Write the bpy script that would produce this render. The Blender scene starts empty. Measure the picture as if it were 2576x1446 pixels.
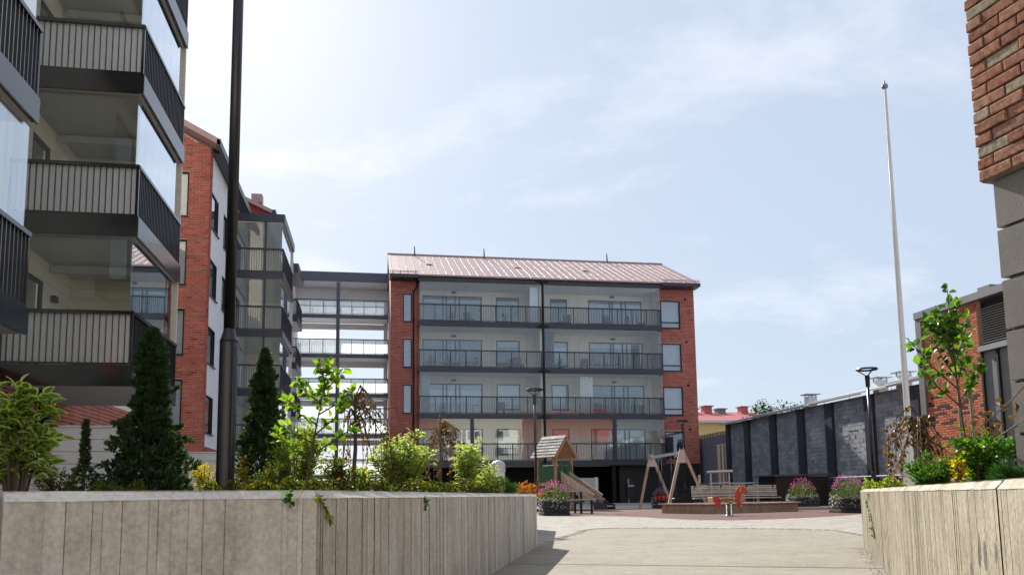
import bpy, math, random
from mathutils import Vector, Matrix
R = math.radians
rnd = random.Random(7)
sc = bpy.context.scene
COL = sc.collection

# ------------------------------------------------------------------ camera, sky, sun, exposure
CAM = Vector((0, 0, 0.57)); FPX = 2020.0; YAW = R(9.7); PITCH = R(6.6); ROLL = R(0.75); SHY = 292.0
fw = Vector((math.sin(YAW)*math.cos(PITCH), math.cos(YAW)*math.cos(PITCH), math.sin(PITCH)))
rt = Vector((math.cos(YAW), -math.sin(YAW), 0)); up = rt.cross(fw)
rt, up = rt*math.cos(ROLL)-up*math.sin(ROLL), rt*math.sin(ROLL)+up*math.cos(ROLL)
cd = bpy.data.cameras.new('camera'); cam = bpy.data.objects.new('camera', cd); COL.objects.link(cam)
cam.matrix_world = Matrix(((rt.x, up.x, -fw.x, CAM.x), (rt.y, up.y, -fw.y, CAM.y), (rt.z, up.z, -fw.z, CAM.z), (0, 0, 0, 1)))
cd.sensor_width = 36; cd.lens = 36*FPX/2576; cd.shift_y = SHY/2576; cd.clip_start = 0.05; cd.clip_end = 3000
sc.camera = cam

SUN_AZ = R(-13); SUN_EL = R(35)          # azimuth measured from +Y, negative to the left
wd = bpy.data.worlds.new('World'); sc.world = wd; wd.use_nodes = True
nt = wd.node_tree; nt.nodes.clear()
out = nt.nodes.new('ShaderNodeOutputWorld'); bg = nt.nodes.new('ShaderNodeBackground')
sky = nt.nodes.new('ShaderNodeTexSky'); sky.sky_type = 'NISHITA'; sky.sun_disc = False
sky.sun_elevation = SUN_EL; sky.sun_rotation = SUN_AZ
sky.air_density = 1.0; sky.dust_density = 1.2; sky.ozone_density = 1.2
tc = nt.nodes.new('ShaderNodeTexCoord'); sep = nt.nodes.new('ShaderNodeSeparateXYZ')
nt.links.new(tc.outputs['Generated'], sep.inputs[0])
# thin high cloud: noise on a plane above the observer
def wmath(op, a, b=None):
    n = nt.nodes.new('ShaderNodeMath'); n.operation = op
    for i, v in enumerate((a, b)):
        if v is None: continue
        if isinstance(v, (int, float)): n.inputs[i].default_value = v
        else: nt.links.new(v, n.inputs[i])
    return n.outputs[0]
zc = wmath('MAXIMUM', wmath('ADD', sep.outputs[2], 0.12), 0.05)
cx = wmath('DIVIDE', sep.outputs[0], zc); cy = wmath('DIVIDE', sep.outputs[1], zc)
cmb = nt.nodes.new('ShaderNodeCombineXYZ'); nt.links.new(cx, cmb.inputs[0]); nt.links.new(cy, cmb.inputs[1])
n1 = nt.nodes.new('ShaderNodeTexNoise'); n1.inputs['Scale'].default_value = 1.15; n1.inputs['Detail'].default_value = 9
n1.inputs['Roughness'].default_value = 0.62; n1.inputs['Distortion'].default_value = 0.35
mp = nt.nodes.new('ShaderNodeMapping'); mp.inputs['Location'].default_value = (12.878, 11.913, 0); mp.inputs['Scale'].default_value = (0.8, 1.0, 1)
nt.links.new(cmb.outputs[0], mp.inputs[0]); nt.links.new(mp.outputs[0], n1.inputs[0])
cr = nt.nodes.new('ShaderNodeValToRGB'); nt.links.new(n1.outputs[0], cr.inputs[0])
cr.color_ramp.elements[0].position = 0.55; cr.color_ramp.elements[0].color = (1.43, 1.66, 2.01, 1)      # even pale veil
cr.color_ramp.elements[1].position = 0.70; cr.color_ramp.elements[1].color = (1.95, 2.08, 2.32, 1)       # thicker wisps
mx = nt.nodes.new('ShaderNodeMix'); mx.data_type = 'RGBA'; mx.inputs[0].default_value = 0.94
nt.links.new(sky.outputs[0], mx.inputs[6]); nt.links.new(cr.outputs[0], mx.inputs[7])
nt.links.new(mx.outputs[2], bg.inputs[0]); bg.inputs[1].default_value = 0.12
nt.links.new(bg.outputs[0], out.inputs[0])
sl = bpy.data.lights.new('sun', 'SUN'); sl.energy = 2.45; sl.angle = R(0.6); sl.color = (1, 0.95, 0.87)
so = bpy.data.objects.new('sun', sl); COL.objects.link(so)
sdir = Vector((math.sin(SUN_AZ)*math.cos(SUN_EL), math.cos(SUN_AZ)*math.cos(SUN_EL), math.sin(SUN_EL)))
so.rotation_euler = sdir.to_track_quat('Z', 'Y').to_euler(); so.location = sdir*60
vs = sc.view_settings; vs.view_transform = 'Standard'; vs.look = 'None'; vs.exposure = 1.72; vs.gamma = 1; vs.use_curve_mapping = False
sc.render.engine = 'CYCLES'; cy_ = sc.cycles
cy_.use_denoising = True; cy_.max_bounces = 7; cy_.diffuse_bounces = 3; cy_.glossy_bounces = 4; cy_.transparent_max_bounces = 32
cy_.caustics_reflective = False; cy_.caustics_refractive = False

# ------------------------------------------------------------------ helpers
def ray(px, py): return fw + rt*((px-1288)/FPX) + up*((723+SHY-py)/FPX)
def at(px, py, axis, v):
    d = ray(px, py); i = 'xyz'.index(axis); return CAM + d*((v-CAM[i])/d[i])
def zc_(px, py, depth): return CAM + ray(px, py)*depth

class MB:
    def __init__(s): s.v = []; s.f = []; s.t = []; s.m = []; s.tone = 0.5; s.mi = 0
    def add(s, vs_, fs, tone=None):
        o = len(s.v); s.v.extend([tuple(p) for p in vs_])
        for f in fs: s.f.append(tuple(i+o for i in f)); s.t.append(s.tone if tone is None else tone); s.m.append(s.mi)
        return s
    def box(s, a, b, tone=None):
        x0, y0, z0 = a; x1, y1, z1 = b
        return s.add([(x0,y0,z0),(x1,y0,z0),(x1,y1,z0),(x0,y1,z0),(x0,y0,z1),(x1,y0,z1),(x1,y1,z1),(x0,y1,z1)],
              [(3,2,1,0),(4,5,6,7),(0,1,5,4),(1,2,6,5),(2,3,7,6),(3,0,4,7)], tone)
    def bbox(s, a, b, c=0.01, tone=None):      # box with bevelled edges (chamfer c)
        x0,y0,z0 = a; x1,y1,z1 = b; L = []
        for z, k in ((z0, c), (z0+c, 0), (z1-c, 0), (z1, c)):
            L.append([(x0+k+ (c if k==0 else 0), y0+k, z),(x1-k-(c if k==0 else 0), y0+k, z),(x1-k, y0+k+(c if k==0 else 0), z),(x1-k, y1-k-(c if k==0 else 0), z),
                      (x1-k-(c if k==0 else 0), y1-k, z),(x0+k+(c if k==0 else 0), y1-k, z),(x0+k, y1-k-(c if k==0 else 0), z),(x0+k, y0+k+(c if k==0 else 0), z)])
        vs_ = [p for r_ in L for p in r_]; fs=[]
        for j in range(3):
            for i in range(8): fs.append((j*8+i, j*8+(i+1)%8, j*8+8+(i+1)%8, j*8+8+i))
        fs.append(tuple(range(7,-1,-1))); fs.append(tuple(range(24,32)))
        return s.add(vs_, fs, tone)
    def obox(s, c, u, v, w, tone=None):       # centre and three half-axis vectors
        c, u, v, w = Vector(c), Vector(u), Vector(v), Vector(w)
        P = [c-u-v-w, c+u-v-w, c+u+v-w, c-u+v-w, c-u-v+w, c+u-v+w, c+u+v+w, c-u+v+w]
        return s.add(P, [(3,2,1,0),(4,5,6,7),(0,1,5,4),(1,2,6,5),(2,3,7,6),(3,0,4,7)], tone)
    def beam(s, p, q, w, h, tone=None, upv=(0,0,1)):
        p, q = Vector(p), Vector(q); d = (q-p); L = d.length; d.normalize(); u = Vector(upv)
        if abs(d.dot(u)) > .99: u = Vector((0,1,0))
        a = d.cross(u).normalized(); b = a.cross(d)
        return s.obox((p+q)/2, d*L/2, a*w/2, b*h/2, tone)
    def tube(s, p, q, r0, r1=None, n=10, tone=None, caps=True):
        r1 = r0 if r1 is None else r1; p, q = Vector(p), Vector(q); d = (q-p).normalized()
        a = d.orthogonal().normalized(); b = d.cross(a); vs_ = []
        for c, r in ((p, r0), (q, r1)):
            for i in range(n): t = 2*math.pi*i/n; vs_.append(c + a*math.cos(t)*r + b*math.sin(t)*r)
        fs = [(i, (i+1)%n, n+(i+1)%n, n+i) for i in range(n)]
        if caps: fs += [tuple(range(n-1,-1,-1)), tuple(range(n, 2*n))]
        return s.add(vs_, fs, tone)
    def path(s, pts, rs, n=6, tone=None):
        for i in range(len(pts)-1): s.tube(pts[i], pts[i+1], rs[i], rs[i+1], n, tone, i in (0, len(pts)-2))
        return s
    def lathe(s, c, prof, n=20, tone=None):   # prof list of (r,z)
        vs_ = []; c = Vector(c)
        for r, z in prof:
            for i in range(n): t = 2*math.pi*i/n; vs_.append(c+Vector((math.cos(t)*r, math.sin(t)*r, z)))
        fs = []
        for j in range(len(prof)-1):
            for i in range(n): fs.append((j*n+i, j*n+(i+1)%n, (j+1)*n+(i+1)%n, (j+1)*n+i))
        fs += [tuple(range(n-1,-1,-1)), tuple(range((len(prof)-1)*n, len(prof)*n))]
        return s.add(vs_, fs, tone)
    def prism(s, poly, off, tone=None):       # polygon (3d points) extruded by vector
        n = len(poly); off = Vector(off); P = [Vector(p) for p in poly]
        fs = [tuple(range(n-1,-1,-1)), tuple(range(n, 2*n))] + [(i,(i+1)%n,n+(i+1)%n,n+i) for i in range(n)]
        return s.add(P+[p+off for p in P], fs, tone)
    def mesh(s, name, mats, smooth=False):
        me = bpy.data.meshes.new(name); me.from_pydata(s.v, [], s.f); 
        for m in (mats if isinstance(mats, (list, tuple)) else [mats]): me.materials.append(m)
        a = me.attributes.new('tone', 'FLOAT', 'FACE'); a.data.foreach_set('value', s.t)
        if any(s.m): me.polygons.foreach_set('material_index', s.m)
        if smooth: me.polygons.foreach_set('use_smooth', [True]*len(s.f))
        me.update(); return me

def put(o, parent=None, label=None, cat=None, group=None, kind=None):
    COL.objects.link(o)
    if parent is not None:
        o.parent = parent
        o.matrix_parent_inverse = INV.get(parent.name, Matrix())
    if label: o['label'] = label
    if cat: o['category'] = cat
    if group: o['group'] = group
    if kind: o['kind'] = kind
    return o
INV = {}
def thing(name, loc, label, cat, group=None, local=False, rz=0):
    o = bpy.data.objects.new(name, None); o.empty_display_size = .2; o.location = loc; o.rotation_euler = (0, 0, rz)
    put(o, None, label, cat, group)
    if not local: INV[o.name] = Matrix.Translation(-Vector(loc))
    return o
def obj(name, mb, mat, parent=None, label=None, cat=None, group=None, kind=None, smooth=False):
    o = bpy.data.objects.new(name, mb.mesh(name, mat, smooth) if isinstance(mb, MB) else mb)
    return put(o, parent, label, cat, group, kind)
def inst(name, me, loc, parent, mat3=None):
    o = bpy.data.objects.new(name, me); put(o, parent)
    o.location = loc
    if mat3 is not None: o.rotation_euler = mat3.to_euler()
    return o
def structure(name, mb, mat, smooth=False): return obj(name, mb, mat, kind='structure', smooth=smooth)

# ------------------------------------------------------------------ materials
MATS = {}
def nodes_for(name):
    m = bpy.data.materials.new(name); m.use_nodes = True; t = m.node_tree
    MATS[name] = m; return m, t, t.nodes['Principled BSDF']
def new(t, kind, **kw):
    n = t.nodes.new(kind)
    for k, v in kw.items(): setattr(n, k, v)
    return n
def noise(t, scale=5, detail=4, rough=.55, mapscale=(1,1,1), dist=0, coord='pos'):
    if coord == 'pos': g = new(t, 'ShaderNodeNewGeometry').outputs['Position']
    else: g = new(t, 'ShaderNodeTexCoord').outputs['Object']
    mpn = new(t, 'ShaderNodeMapping'); mpn.inputs['Scale'].default_value = mapscale; t.links.new(g, mpn.inputs[0])
    n = new(t, 'ShaderNodeTexNoise'); n.inputs['Scale'].default_value = scale; n.inputs['Detail'].default_value = detail
    n.inputs['Roughness'].default_value = rough; n.inputs['Distortion'].default_value = dist; t.links.new(mpn.outputs[0], n.inputs[0])
    return n.outputs[0], mpn
def ramp(t, fac, stops):
    r_ = new(t, 'ShaderNodeValToRGB'); t.links.new(fac, r_.inputs[0]); e = r_.color_ramp.elements
    while len(e) < len(stops): e.new(0.5)
    for i, (p, c) in enumerate(stops): e[i].position = p; e[i].color = (*c, 1) if len(c) == 3 else c
    return r_.outputs[0]
def mixc(t, fac, a, b, mode='MIX'):
    n = new(t, 'ShaderNodeMix', data_type='RGBA', blend_type=mode)
    for i, v in ((0, fac), (6, a), (7, b)):
        if isinstance(v, (int, float)): n.inputs[i].default_value = v
        elif isinstance(v, tuple): n.inputs[i].default_value = (*v, 1)
        else: t.links.new(v, n.inputs[i])
    return n.outputs[2]
def attr(t): 
    n = new(t, 'ShaderNodeAttribute'); n.attribute_name = 'tone'; return n.outputs['Fac']
def math_(t, op, a, b=None):
    n = new(t, 'ShaderNodeMath', operation=op)
    for i, v in enumerate((a, b)):
        if v is None: continue
        if isinstance(v, (int, float)): n.inputs[i].default_value = v
        else: t.links.new(v, n.inputs[i])
    return n.outputs[0]
def bump(t, b, h, strength=.3, dist=.01):
    n = new(t, 'ShaderNodeBump'); n.inputs['Strength'].default_value = strength; n.inputs['Distance'].default_value = dist
    t.links.new(h, n.inputs['Height']); t.links.new(n.outputs[0], b.inputs['Normal'])
def simple(name, c, rough=.6, metal=0, var=.18, scale=3, bmp=0, bscale=60, spec=.5, mapscale=(1,1,1), tonevar=0):
    m, t, b = nodes_for(name)
    f, _ = noise(t, scale, 5, .6, mapscale)
    lo = tuple(x*(1-var) for x in c); hi = tuple(min(1, x*(1+var)) for x in c)
    col = ramp(t, f, [(.3, lo), (.7, hi)])
    if tonevar:
        k = math_(t, 'ADD', math_(t, 'MULTIPLY', attr(t), 2*tonevar), 1-tonevar)
        cmbn = new(t, 'ShaderNodeVectorMath', operation='SCALE'); t.links.new(col, cmbn.inputs[0]); t.links.new(k, cmbn.inputs['Scale']); col = cmbn.outputs[0]
    t.links.new(col, b.inputs['Base Color']); b.inputs['Roughness'].default_value = rough; b.inputs['Metallic'].default_value = metal
    b.inputs['Specular IOR Level'].default_value = spec
    if bmp:
        f2, _ = noise(t, bscale, 4, .6, mapscale); bump(t, b, f2, bmp, .01)
    return m
def brickmat(name, stops, rough=.85, bscale=55, streak=.25):
    m, t, b = nodes_for(name)
    col = ramp(t, attr(t), stops)
    f, _ = noise(t, 22, 5, .65); col = mixc(t, streak, col, ramp(t, f, [(.35, (.0, .0, .0)), (.7, (1, .9, .8))]), 'SOFT_LIGHT')
    f3, _ = noise(t, 1.1, 4, .6); col = mixc(t, .35, col, ramp(t, f3, [(.3, (.25,.25,.25)), (.7, (.75,.75,.75))]), 'SOFT_LIGHT')
    t.links.new(col, b.inputs['Base Color']); b.inputs['Roughness'].default_value = rough; b.inputs['Specular IOR Level'].default_value = .25
    f2, _ = noise(t, bscale, 4, .65); bump(t, b, f2, .5, .006)
    return m
def leafmat(name, stops, trans=.45, rough=.5):
    m = bpy.data.materials.new(name); m.use_nodes = True; t = m.node_tree; MATS[name] = m
    b = t.nodes['Principled BSDF']; o = t.nodes['Material Output']
    f, _ = noise(t, 9, 3, .6)
    k = math_(t, 'ADD', math_(t, 'MULTIPLY', f, .35), math_(t, 'ADD', attr(t), -.17))
    col = ramp(t, k, stops)
    t.links.new(col, b.inputs['Base Color']); b.inputs['Roughness'].default_value = rough; b.inputs['Specular IOR Level'].default_value = .45
    tr = new(t, 'ShaderNodeBsdfTranslucent'); 
    hs = new(t, 'ShaderNodeHueSaturation'); hs.inputs['Saturation'].default_value = 1.15; hs.inputs['Value'].default_value = 1.7; t.links.new(col, hs.inputs['Color'])
    t.links.new(hs.outputs[0], tr.inputs[0])
    ms = new(t, 'ShaderNodeMixShader'); ms.inputs[0].default_value = trans
    t.links.new(b.outputs[0], ms.inputs[1]); t.links.new(tr.outputs[0], ms.inputs[2]); t.links.new(ms.outputs[0], o.inputs[0])
    return m
def glassmat(name, tint, base=.05, wav=0, wscale=1.0, dirt=0.0, dirtc=(.6,.65,.66), k=.9, milky=False):
    m = bpy.data.materials.new(name); m.use_nodes = True; t = m.node_tree; MATS[name] = m; t.nodes.remove(t.nodes['Principled BSDF'])
    o = t.nodes['Material Output']
    tr = new(t, 'ShaderNodeBsdfTransparent'); tr.inputs[0].default_value = (*tint, 1)
    gl = new(t, 'ShaderNodeBsdfGlossy'); gl.inputs['Roughness'].default_value = 0.01; gl.inputs[0].default_value = (.95,.97,1,1)
    g = new(t, 'ShaderNodeNewGeometry'); dt = new(t, 'ShaderNodeVectorMath', operation='DOT_PRODUCT')
    t.links.new(g.outputs['Normal'], dt.inputs[0]); t.links.new(g.outputs['Incoming'], dt.inputs[1])
    c = math_(t, 'SUBTRACT', 1.0, math_(t, 'ABSOLUTE', dt.outputs['Value']))
    fac = math_(t, 'ADD', math_(t, 'MULTIPLY', math_(t, 'POWER', c, 4.0), k), base)
    if wav:
        f, _ = noise(t, wscale, 2, .5, (1, 1, 1.6)); bn = new(t, 'ShaderNodeBump'); bn.inputs['Strength'].default_value = wav; bn.inputs['Distance'].default_value = .03
        t.links.new(f, bn.inputs['Height']); t.links.new(bn.outputs[0], gl.inputs['Normal'])
    src = tr.outputs[0]
    if dirt:
        df = new(t, 'ShaderNodeBsdfTranslucent' if milky else 'ShaderNodeBsdfDiffuse'); df.inputs[0].default_value = (*dirtc, 1); m2 = new(t, 'ShaderNodeMixShader'); m2.inputs[0].default_value = dirt
        t.links.new(src, m2.inputs[1]); t.links.new(df.outputs[0], m2.inputs[2]); src = m2.outputs[0]
    ms = new(t, 'ShaderNodeMixShader'); t.links.new(fac, ms.inputs[0]); t.links.new(src, ms.inputs[1]); t.links.new(gl.outputs[0], ms.inputs[2])
    t.links.new(ms.outputs[0], o.inputs[0]); return m

M = MATS
simple('anthracite', (.030,.033,.048), .38, 0, .15, 6, spec=.5)  # blue tint puts the sky glare on the far beams into the colour
simple('black_metal', (.008,.008,.010), .5, 0, .2, 4, spec=.3)
m_, t_, b_ = nodes_for('fascia'); b_.inputs['Base Color'].default_value = (.008,.008,.011,1); b_.inputs['Roughness'].default_value = .13; b_.inputs['IOR'].default_value = 1.85
f_, _ = noise(t_, 1.5, 2, .5); bump(t_, b_, f_, .04, .02)
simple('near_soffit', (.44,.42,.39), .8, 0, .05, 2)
simple('gallery_metal', (.075,.085,.125), .35, 0, .15, 6)
simple('pole_paint', (.010,.010,.013), .28, 0, .2, 4, spec=.6)
simple('cream_panel', (.74,.68,.54), .75, 0, .06, 2, .05)
simple('cream_wall', (.86,.82,.72), .8, 0, .05, 2)
simple('white_render', (.80,.81,.82), .9, 0, .06, 3, .15, 90)
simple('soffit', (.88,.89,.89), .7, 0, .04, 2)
simple('white_board', (.74,.73,.72), .6, 0, .06, 4, .06, 40, mapscale=(1,1,8))
simple('mortar', (.36,.30,.26), .95, 0, .18, 12, .4, 80)
simple('mortar_red', (.52,.33,.28), .95, 0, .15, 12, .3, 80)
simple('mortar_grey', (.22,.21,.195), .95, 0, .18, 12, .5, 60)  # darkened: shadow in the joints of the near brick is put into the colour
brickmat('brick_modern', [(0,(.20,.055,.045)),(.3,(.35,.095,.072)),(.7,(.42,.115,.085)),(1,(.44,.16,.125))])
brickmat('brick_orange', [(0,(.045,.03,.03)),(.10,(.06,.04,.038)),(.14,(.32,.09,.05)),(.5,(.46,.14,.075)),(.9,(.52,.19,.10)),(1,(.50,.20,.12))])
brickmat('brick_old', [(0,(.40,.34,.26)),(.10,(.46,.38,.29)),(.16,(.32,.14,.09)),(.5,(.40,.185,.12)),(.85,(.44,.24,.165)),(1,(.38,.22,.16))], streak=.7)
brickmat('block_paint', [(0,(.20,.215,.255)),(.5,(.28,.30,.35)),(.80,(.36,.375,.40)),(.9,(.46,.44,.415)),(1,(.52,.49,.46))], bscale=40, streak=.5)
simple('plinth_grey', (.24,.22,.195), .8, 0, .10, 5, .25, 120)
simple('red_render', (.30,.045,.035), .8, 0, .08, 3)
simple('roof_metal', (.40,.265,.25), .48, .1, .10, 2.5, .05, 8)
simple('roof_seam', (.50,.37,.34), .42, .1, .08, 5)
simple('galvanised', (.42,.43,.44), .35, .7, .12, 8)
simple('roof_trim', (.46,.47,.48), .5, .3, .1, 3)
simple('wood_weathered', (.47,.36,.26), .75, 0, .28, 9, .25, 40, mapscale=(1,1,.35), tonevar=.25)
simple('wood_warm', (.40,.21,.10), .6, 0, .25, 9, .2, 40, mapscale=(1,1,.35), tonevar=.2)
simple('wood_grey', (.43,.39,.34), .7, 0, .22, 10, .25, 50, mapscale=(.4,1,1), tonevar=.3)
simple('shingle', (.40,.37,.33), .8, 0, .25, 12, .3, 60, tonevar=.25)
simple('green_panel', (.010,.085,.035), .4, 0, .08, 5)
simple('red_paint', (.42,.012,.010), .32, 0, .08, 5)
simple('yellow_plastic', (.75,.28,.01), .4, 0, .05, 5)
simple('steel', (.22,.22,.23), .45, .7, .08, 8)
simple('blue_rope', (.02,.03,.16), .7, 0, .1, 20)
simple('black_plastic', (.015,.015,.016), .45, 0, .15, 8)
simple('rubber_red', (.105,.042,.037), .9, 0, .22, 25, .4, 150)
simple('turf', (.05,.13,.025), .9, 0, .3, 20, .5, 120)
simple('sand', (.42,.34,.24), .95, 0, .15, 8, .4, 80)
simple('soil', (.045,.034,.026), .95, 0, .35, 8, .7, 40)
simple('asphalt', (.36,.34,.31), .9, 0, .15, 2, .3, 120)
simple('paver', (.36,.33,.29), .88, 0, .14, 5, .3, 90, tonevar=.14)
simple('kerb', (.40,.385,.36), .85, 0, .1, 5, .25, 80)
simple('yellow_render', (.55,.43,.20), .85, 0, .06, 1.5)
simple('red_roof', (.42,.11,.10), .55, 0, .12, 1.2, mapscale=(3,1,1))
simple('bluegrey_wall', (.20,.20,.27), .8, 0, .08, 2)
simple('white_curtain', (.80,.85,.90), .9, 0, .05, 3, mapscale=(6,6,.3))
simple('grey_blind', (.40,.45,.52), .8, 0, .08, 3)
simple('dark_room', (.03,.033,.038), .8, 0, .3, 1)
simple('room_grey', (.16,.17,.18), .9, 0, .4, .8)
simple('bark', (.10,.075,.055), .9, 0, .35, 14, .7, 60, mapscale=(1,1,.25))
simple('bark_pale', (.26,.21,.16), .8, 0, .3, 14, .5, 60, mapscale=(1,1,.3))
simple('white_pole', (.62,.62,.60), .4, 0, .06, 4)
simple('pot', (.022,.022,.022), .7, 0, .3, 10, .4, 40)
simple('louvre', (.30,.30,.30), .4, .4, .1, 4)
simple('cladding', (.17,.175,.18), .45, .2, .08, 3)
simple('cement_box', (.33,.30,.27), .85, 0, .1, 6, .2, 60)
glassmat('glass_clear', (.95,.975,.965), .05, .02, .7, k=2.4)
glassmat('glass_wavy', (.95,.975,.975), .05, .16, .55)
glassmat('glass_frost', (.95,.97,.96), .05, 0, 1, .85, (.90,.91,.88))
glassmat('glass_rail', (.94,.965,.97), .06, .10, .6, .10, (.5,.56,.58))
glassmat('glass_window', (.95,.97,.98), .11, .05, .5)
glassmat('glass_bright', (.90,.94,.94), .05, 0, 1, .16, (.8,.84,.86))
glassmat('glass_milky', (.95,.97,.98), .05, 0, 1, .42, (.85,.88,.90), milky=True)
leafmat('leaf_variegated', [(0,(.030,.070,.016)),(.35,(.055,.13,.022)),(.60,(.13,.22,.035)),(.82,(.50,.53,.20)),(1,(.62,.62,.34))], .48)
leafmat('leaf_lime', [(0,(.06,.10,.015)),(.5,(.19,.26,.03)),(1,(.42,.46,.10))], .52)
leafmat('leaf_green', [(0,(.022,.055,.010)),(.5,(.05,.12,.018)),(1,(.12,.22,.03))], .5)
leafmat('leaf_sapling', [(0,(.020,.05,.012)),(.5,(.055,.12,.022)),(1,(.15,.26,.04))], .45, .4)
leafmat('leaf_sapling2', [(0,(.04,.085,.016)),(.5,(.11,.20,.03)),(1,(.26,.36,.06))], .52, .4)
leafmat('leaf_dogwood', [(0,(.05,.10,.018)),(.35,(.09,.17,.025)),(.60,(.16,.25,.04)),(.82,(.40,.45,.12)),(1,(.52,.55,.20))], .52)
leafmat('leaf_thuja', [(0,(.014,.030,.010)),(.5,(.032,.068,.018)),(1,(.075,.135,.035))], .25, .65)
leafmat('leaf_yellow', [(0,(.14,.13,.01)),(.5,(.36,.29,.018)),(1,(.55,.46,.05))], .45)
leafmat('leaf_brown', [(0,(.05,.028,.014)),(.45,(.10,.055,.022)),(.8,(.22,.12,.025)),(1,(.34,.20,.04))], .4, .35)
leafmat('leaf_orange', [(0,(.20,.07,.02)),(.5,(.38,.15,.035)),(1,(.46,.22,.07))], .4)
leafmat('leaf_cover', [(0,(.02,.04,.008)),(.5,(.06,.085,.014)),(.85,(.17,.17,.025)),(1,(.24,.13,.03))], .4)
leafmat('leaf_juniper', [(0,(.015,.045,.012)),(.5,(.03,.085,.018)),(1,(.07,.15,.03))], .3)
leafmat('petal_pink', [(0,(.24,.05,.14)),(.5,(.40,.10,.26)),(1,(.52,.22,.40))], .35)
leafmat('petal_white', [(0,(.55,.52,.55)),(1,(.80,.78,.80))], .3)
leafmat('petal_purple', [(0,(.05,.015,.12)),(1,(.14,.05,.28))], .3)
leafmat('leaf_flower', [(0,(.03,.06,.012)),(.5,(.08,.14,.025)),(1,(.16,.22,.05))], .4)

def concrete_wall_mat(name, stops, strk=.7, pits=.44):
    m, t, b = nodes_for(name)
    c1 = ramp(t, attr(t), stops)
    f, _ = noise(t, 3.0, 6, .62, (1.6,1.6,1.1)); c1 = mixc(t, .62, c1, ramp(t, f, [(.28,(.20,.19,.17)),(.72,(.80,.79,.76))]), 'SOFT_LIGHT')
    f2, _ = noise(t, 13, 6, .75, (1.5,1.5,strk)); c1 = mixc(t, .38, c1, ramp(t, f2, [(.3,(.15,.14,.12)),(.7,(.85,.84,.82))]), 'SOFT_LIGHT')
    g = new(t, 'ShaderNodeNewGeometry'); mpn = new(t, 'ShaderNodeMapping'); mpn.inputs['Scale'].default_value = (1,1,.55); t.links.new(g.outputs[0], mpn.inputs[0])
    v = new(t, 'ShaderNodeTexVoronoi'); v.inputs['Scale'].default_value = 9; t.links.new(mpn.outputs[0], v.inputs[0])
    sp, _ = noise(t, 4.5, 2, .5)
    r0 = math_(t, 'MULTIPLY', math_(t, 'MAXIMUM', math_(t, 'SUBTRACT', sp, pits), 0.0), .75)
    pit = math_(t, 'LESS_THAN', v.outputs['Distance'], r0)
    c1 = mixc(t, math_(t, 'MULTIPLY', pit, .85), c1, (.09,.085,.075))
    t.links.new(c1, b.inputs['Base Color']); b.inputs['Roughness'].default_value = .88; b.inputs['Specular IOR Level'].default_value = .3
    f4, _ = noise(t, 60, 4, .7); c1 = mixc(t, .5, c1, ramp(t, f4, [(.35,(.15,.15,.15)),(.65,(.85,.85,.85))]), 'SOFT_LIGHT'); t.links.new(c1, b.inputs['Base Color'])
    f3, _ = noise(t, 70, 5, .7, (1,1,.6)); h = math_(t, 'SUBTRACT', f3, math_(t, 'MULTIPLY', pit, 1.5)); bump(t, b, h, .5, .006)
concrete_wall_mat('board_concrete', [(0,(.17,.16,.145)),(.3,(.49,.47,.43)),(.6,(.56,.54,.50)),(1,(.72,.71,.68))])
concrete_wall_mat('board_concrete_beige', [(0,(.09,.08,.06)),(.3,(.235,.208,.16)),(.55,(.275,.245,.19)),(.8,(.335,.308,.25)),(1,(.48,.46,.42))], .9, .375)
def concrete_ground_mat():
    m, t, b = nodes_for('concrete_path')
    f, _ = noise(t, .9, 6, .62, (1,1,1), .3); col = ramp(t, f, [(.25,(.23,.207,.165)),(.5,(.27,.244,.198)),(.75,(.305,.28,.23))])
    f2, _ = noise(t, 7, 6, .7, (1,1.0,1)); col = mixc(t, .28, col, ramp(t, f2, [(.3,(.14,.14,.14)),(.7,(.85,.85,.85))]), 'SOFT_LIGHT')
    f5, _ = noise(t, 3.1, 7, .72, (1,1,1), .5); col = mixc(t, .28, col, ramp(t, f5, [(.32,(.22,.22,.22)),(.5,(.5,.5,.5)),(.7,(.72,.72,.72))]), 'SOFT_LIGHT')
    f3, _ = noise(t, 120, 3, .7); col = mixc(t, .5, col, ramp(t, f3, [(.35,(.2,.2,.2)),(.65,(.8,.8,.8))]), 'SOFT_LIGHT')
    t.links.new(col, b.inputs['Base Color']); b.inputs['Roughness'].default_value = .9; b.inputs['Specular IOR Level'].default_value = .25
    bump(t, b, f3, .35, .004)
concrete_ground_mat()

# ------------------------------------------------------------------ generic builders
def wall_rect(mb, O, U, V, w, h, holes, N=None, reveal=0.0):
    """rectangle O + u*U + v*V with rectangular holes (u0,v0,u1,v1); reveals go inwards along -N"""
    O, U, V = Vector(O), Vector(U), Vector(V)
    us = sorted({0, w, *[x for hh in holes for x in (hh[0], hh[2])]}); vs_ = sorted({0, h, *[x for hh in holes for x in (hh[1], hh[3])]})
    us = [u for u in us if 0 <= u <= w]; vs_ = [v for v in vs_ if 0 <= v <= h]
    for i in range(len(us)-1):
        for j in range(len(vs_)-1):
            cu, cv = (us[i]+us[i+1])/2, (vs_[j]+vs_[j+1])/2
            if any(a < cu < c and b < cv < d for a, b, c, d in holes): continue
            mb.add([O+U*us[i]+V*vs_[j], O+U*us[i+1]+V*vs_[j], O+U*us[i+1]+V*vs_[j+1], O+U*us[i]+V*vs_[j+1]], [(0,1,2,3)])
    if N is not None and reveal:
        N = Vector(N)
        for a, b, c, d in holes:
            q = [O+U*a+V*b, O+U*c+V*b, O+U*c+V*d, O+U*a+V*d]; r_ = [p-N*reveal for p in q]
            mb.add(q+r_, [(i, (i+1)%4, 4+(i+1)%4, 4+i) for i in range(4)])

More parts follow.
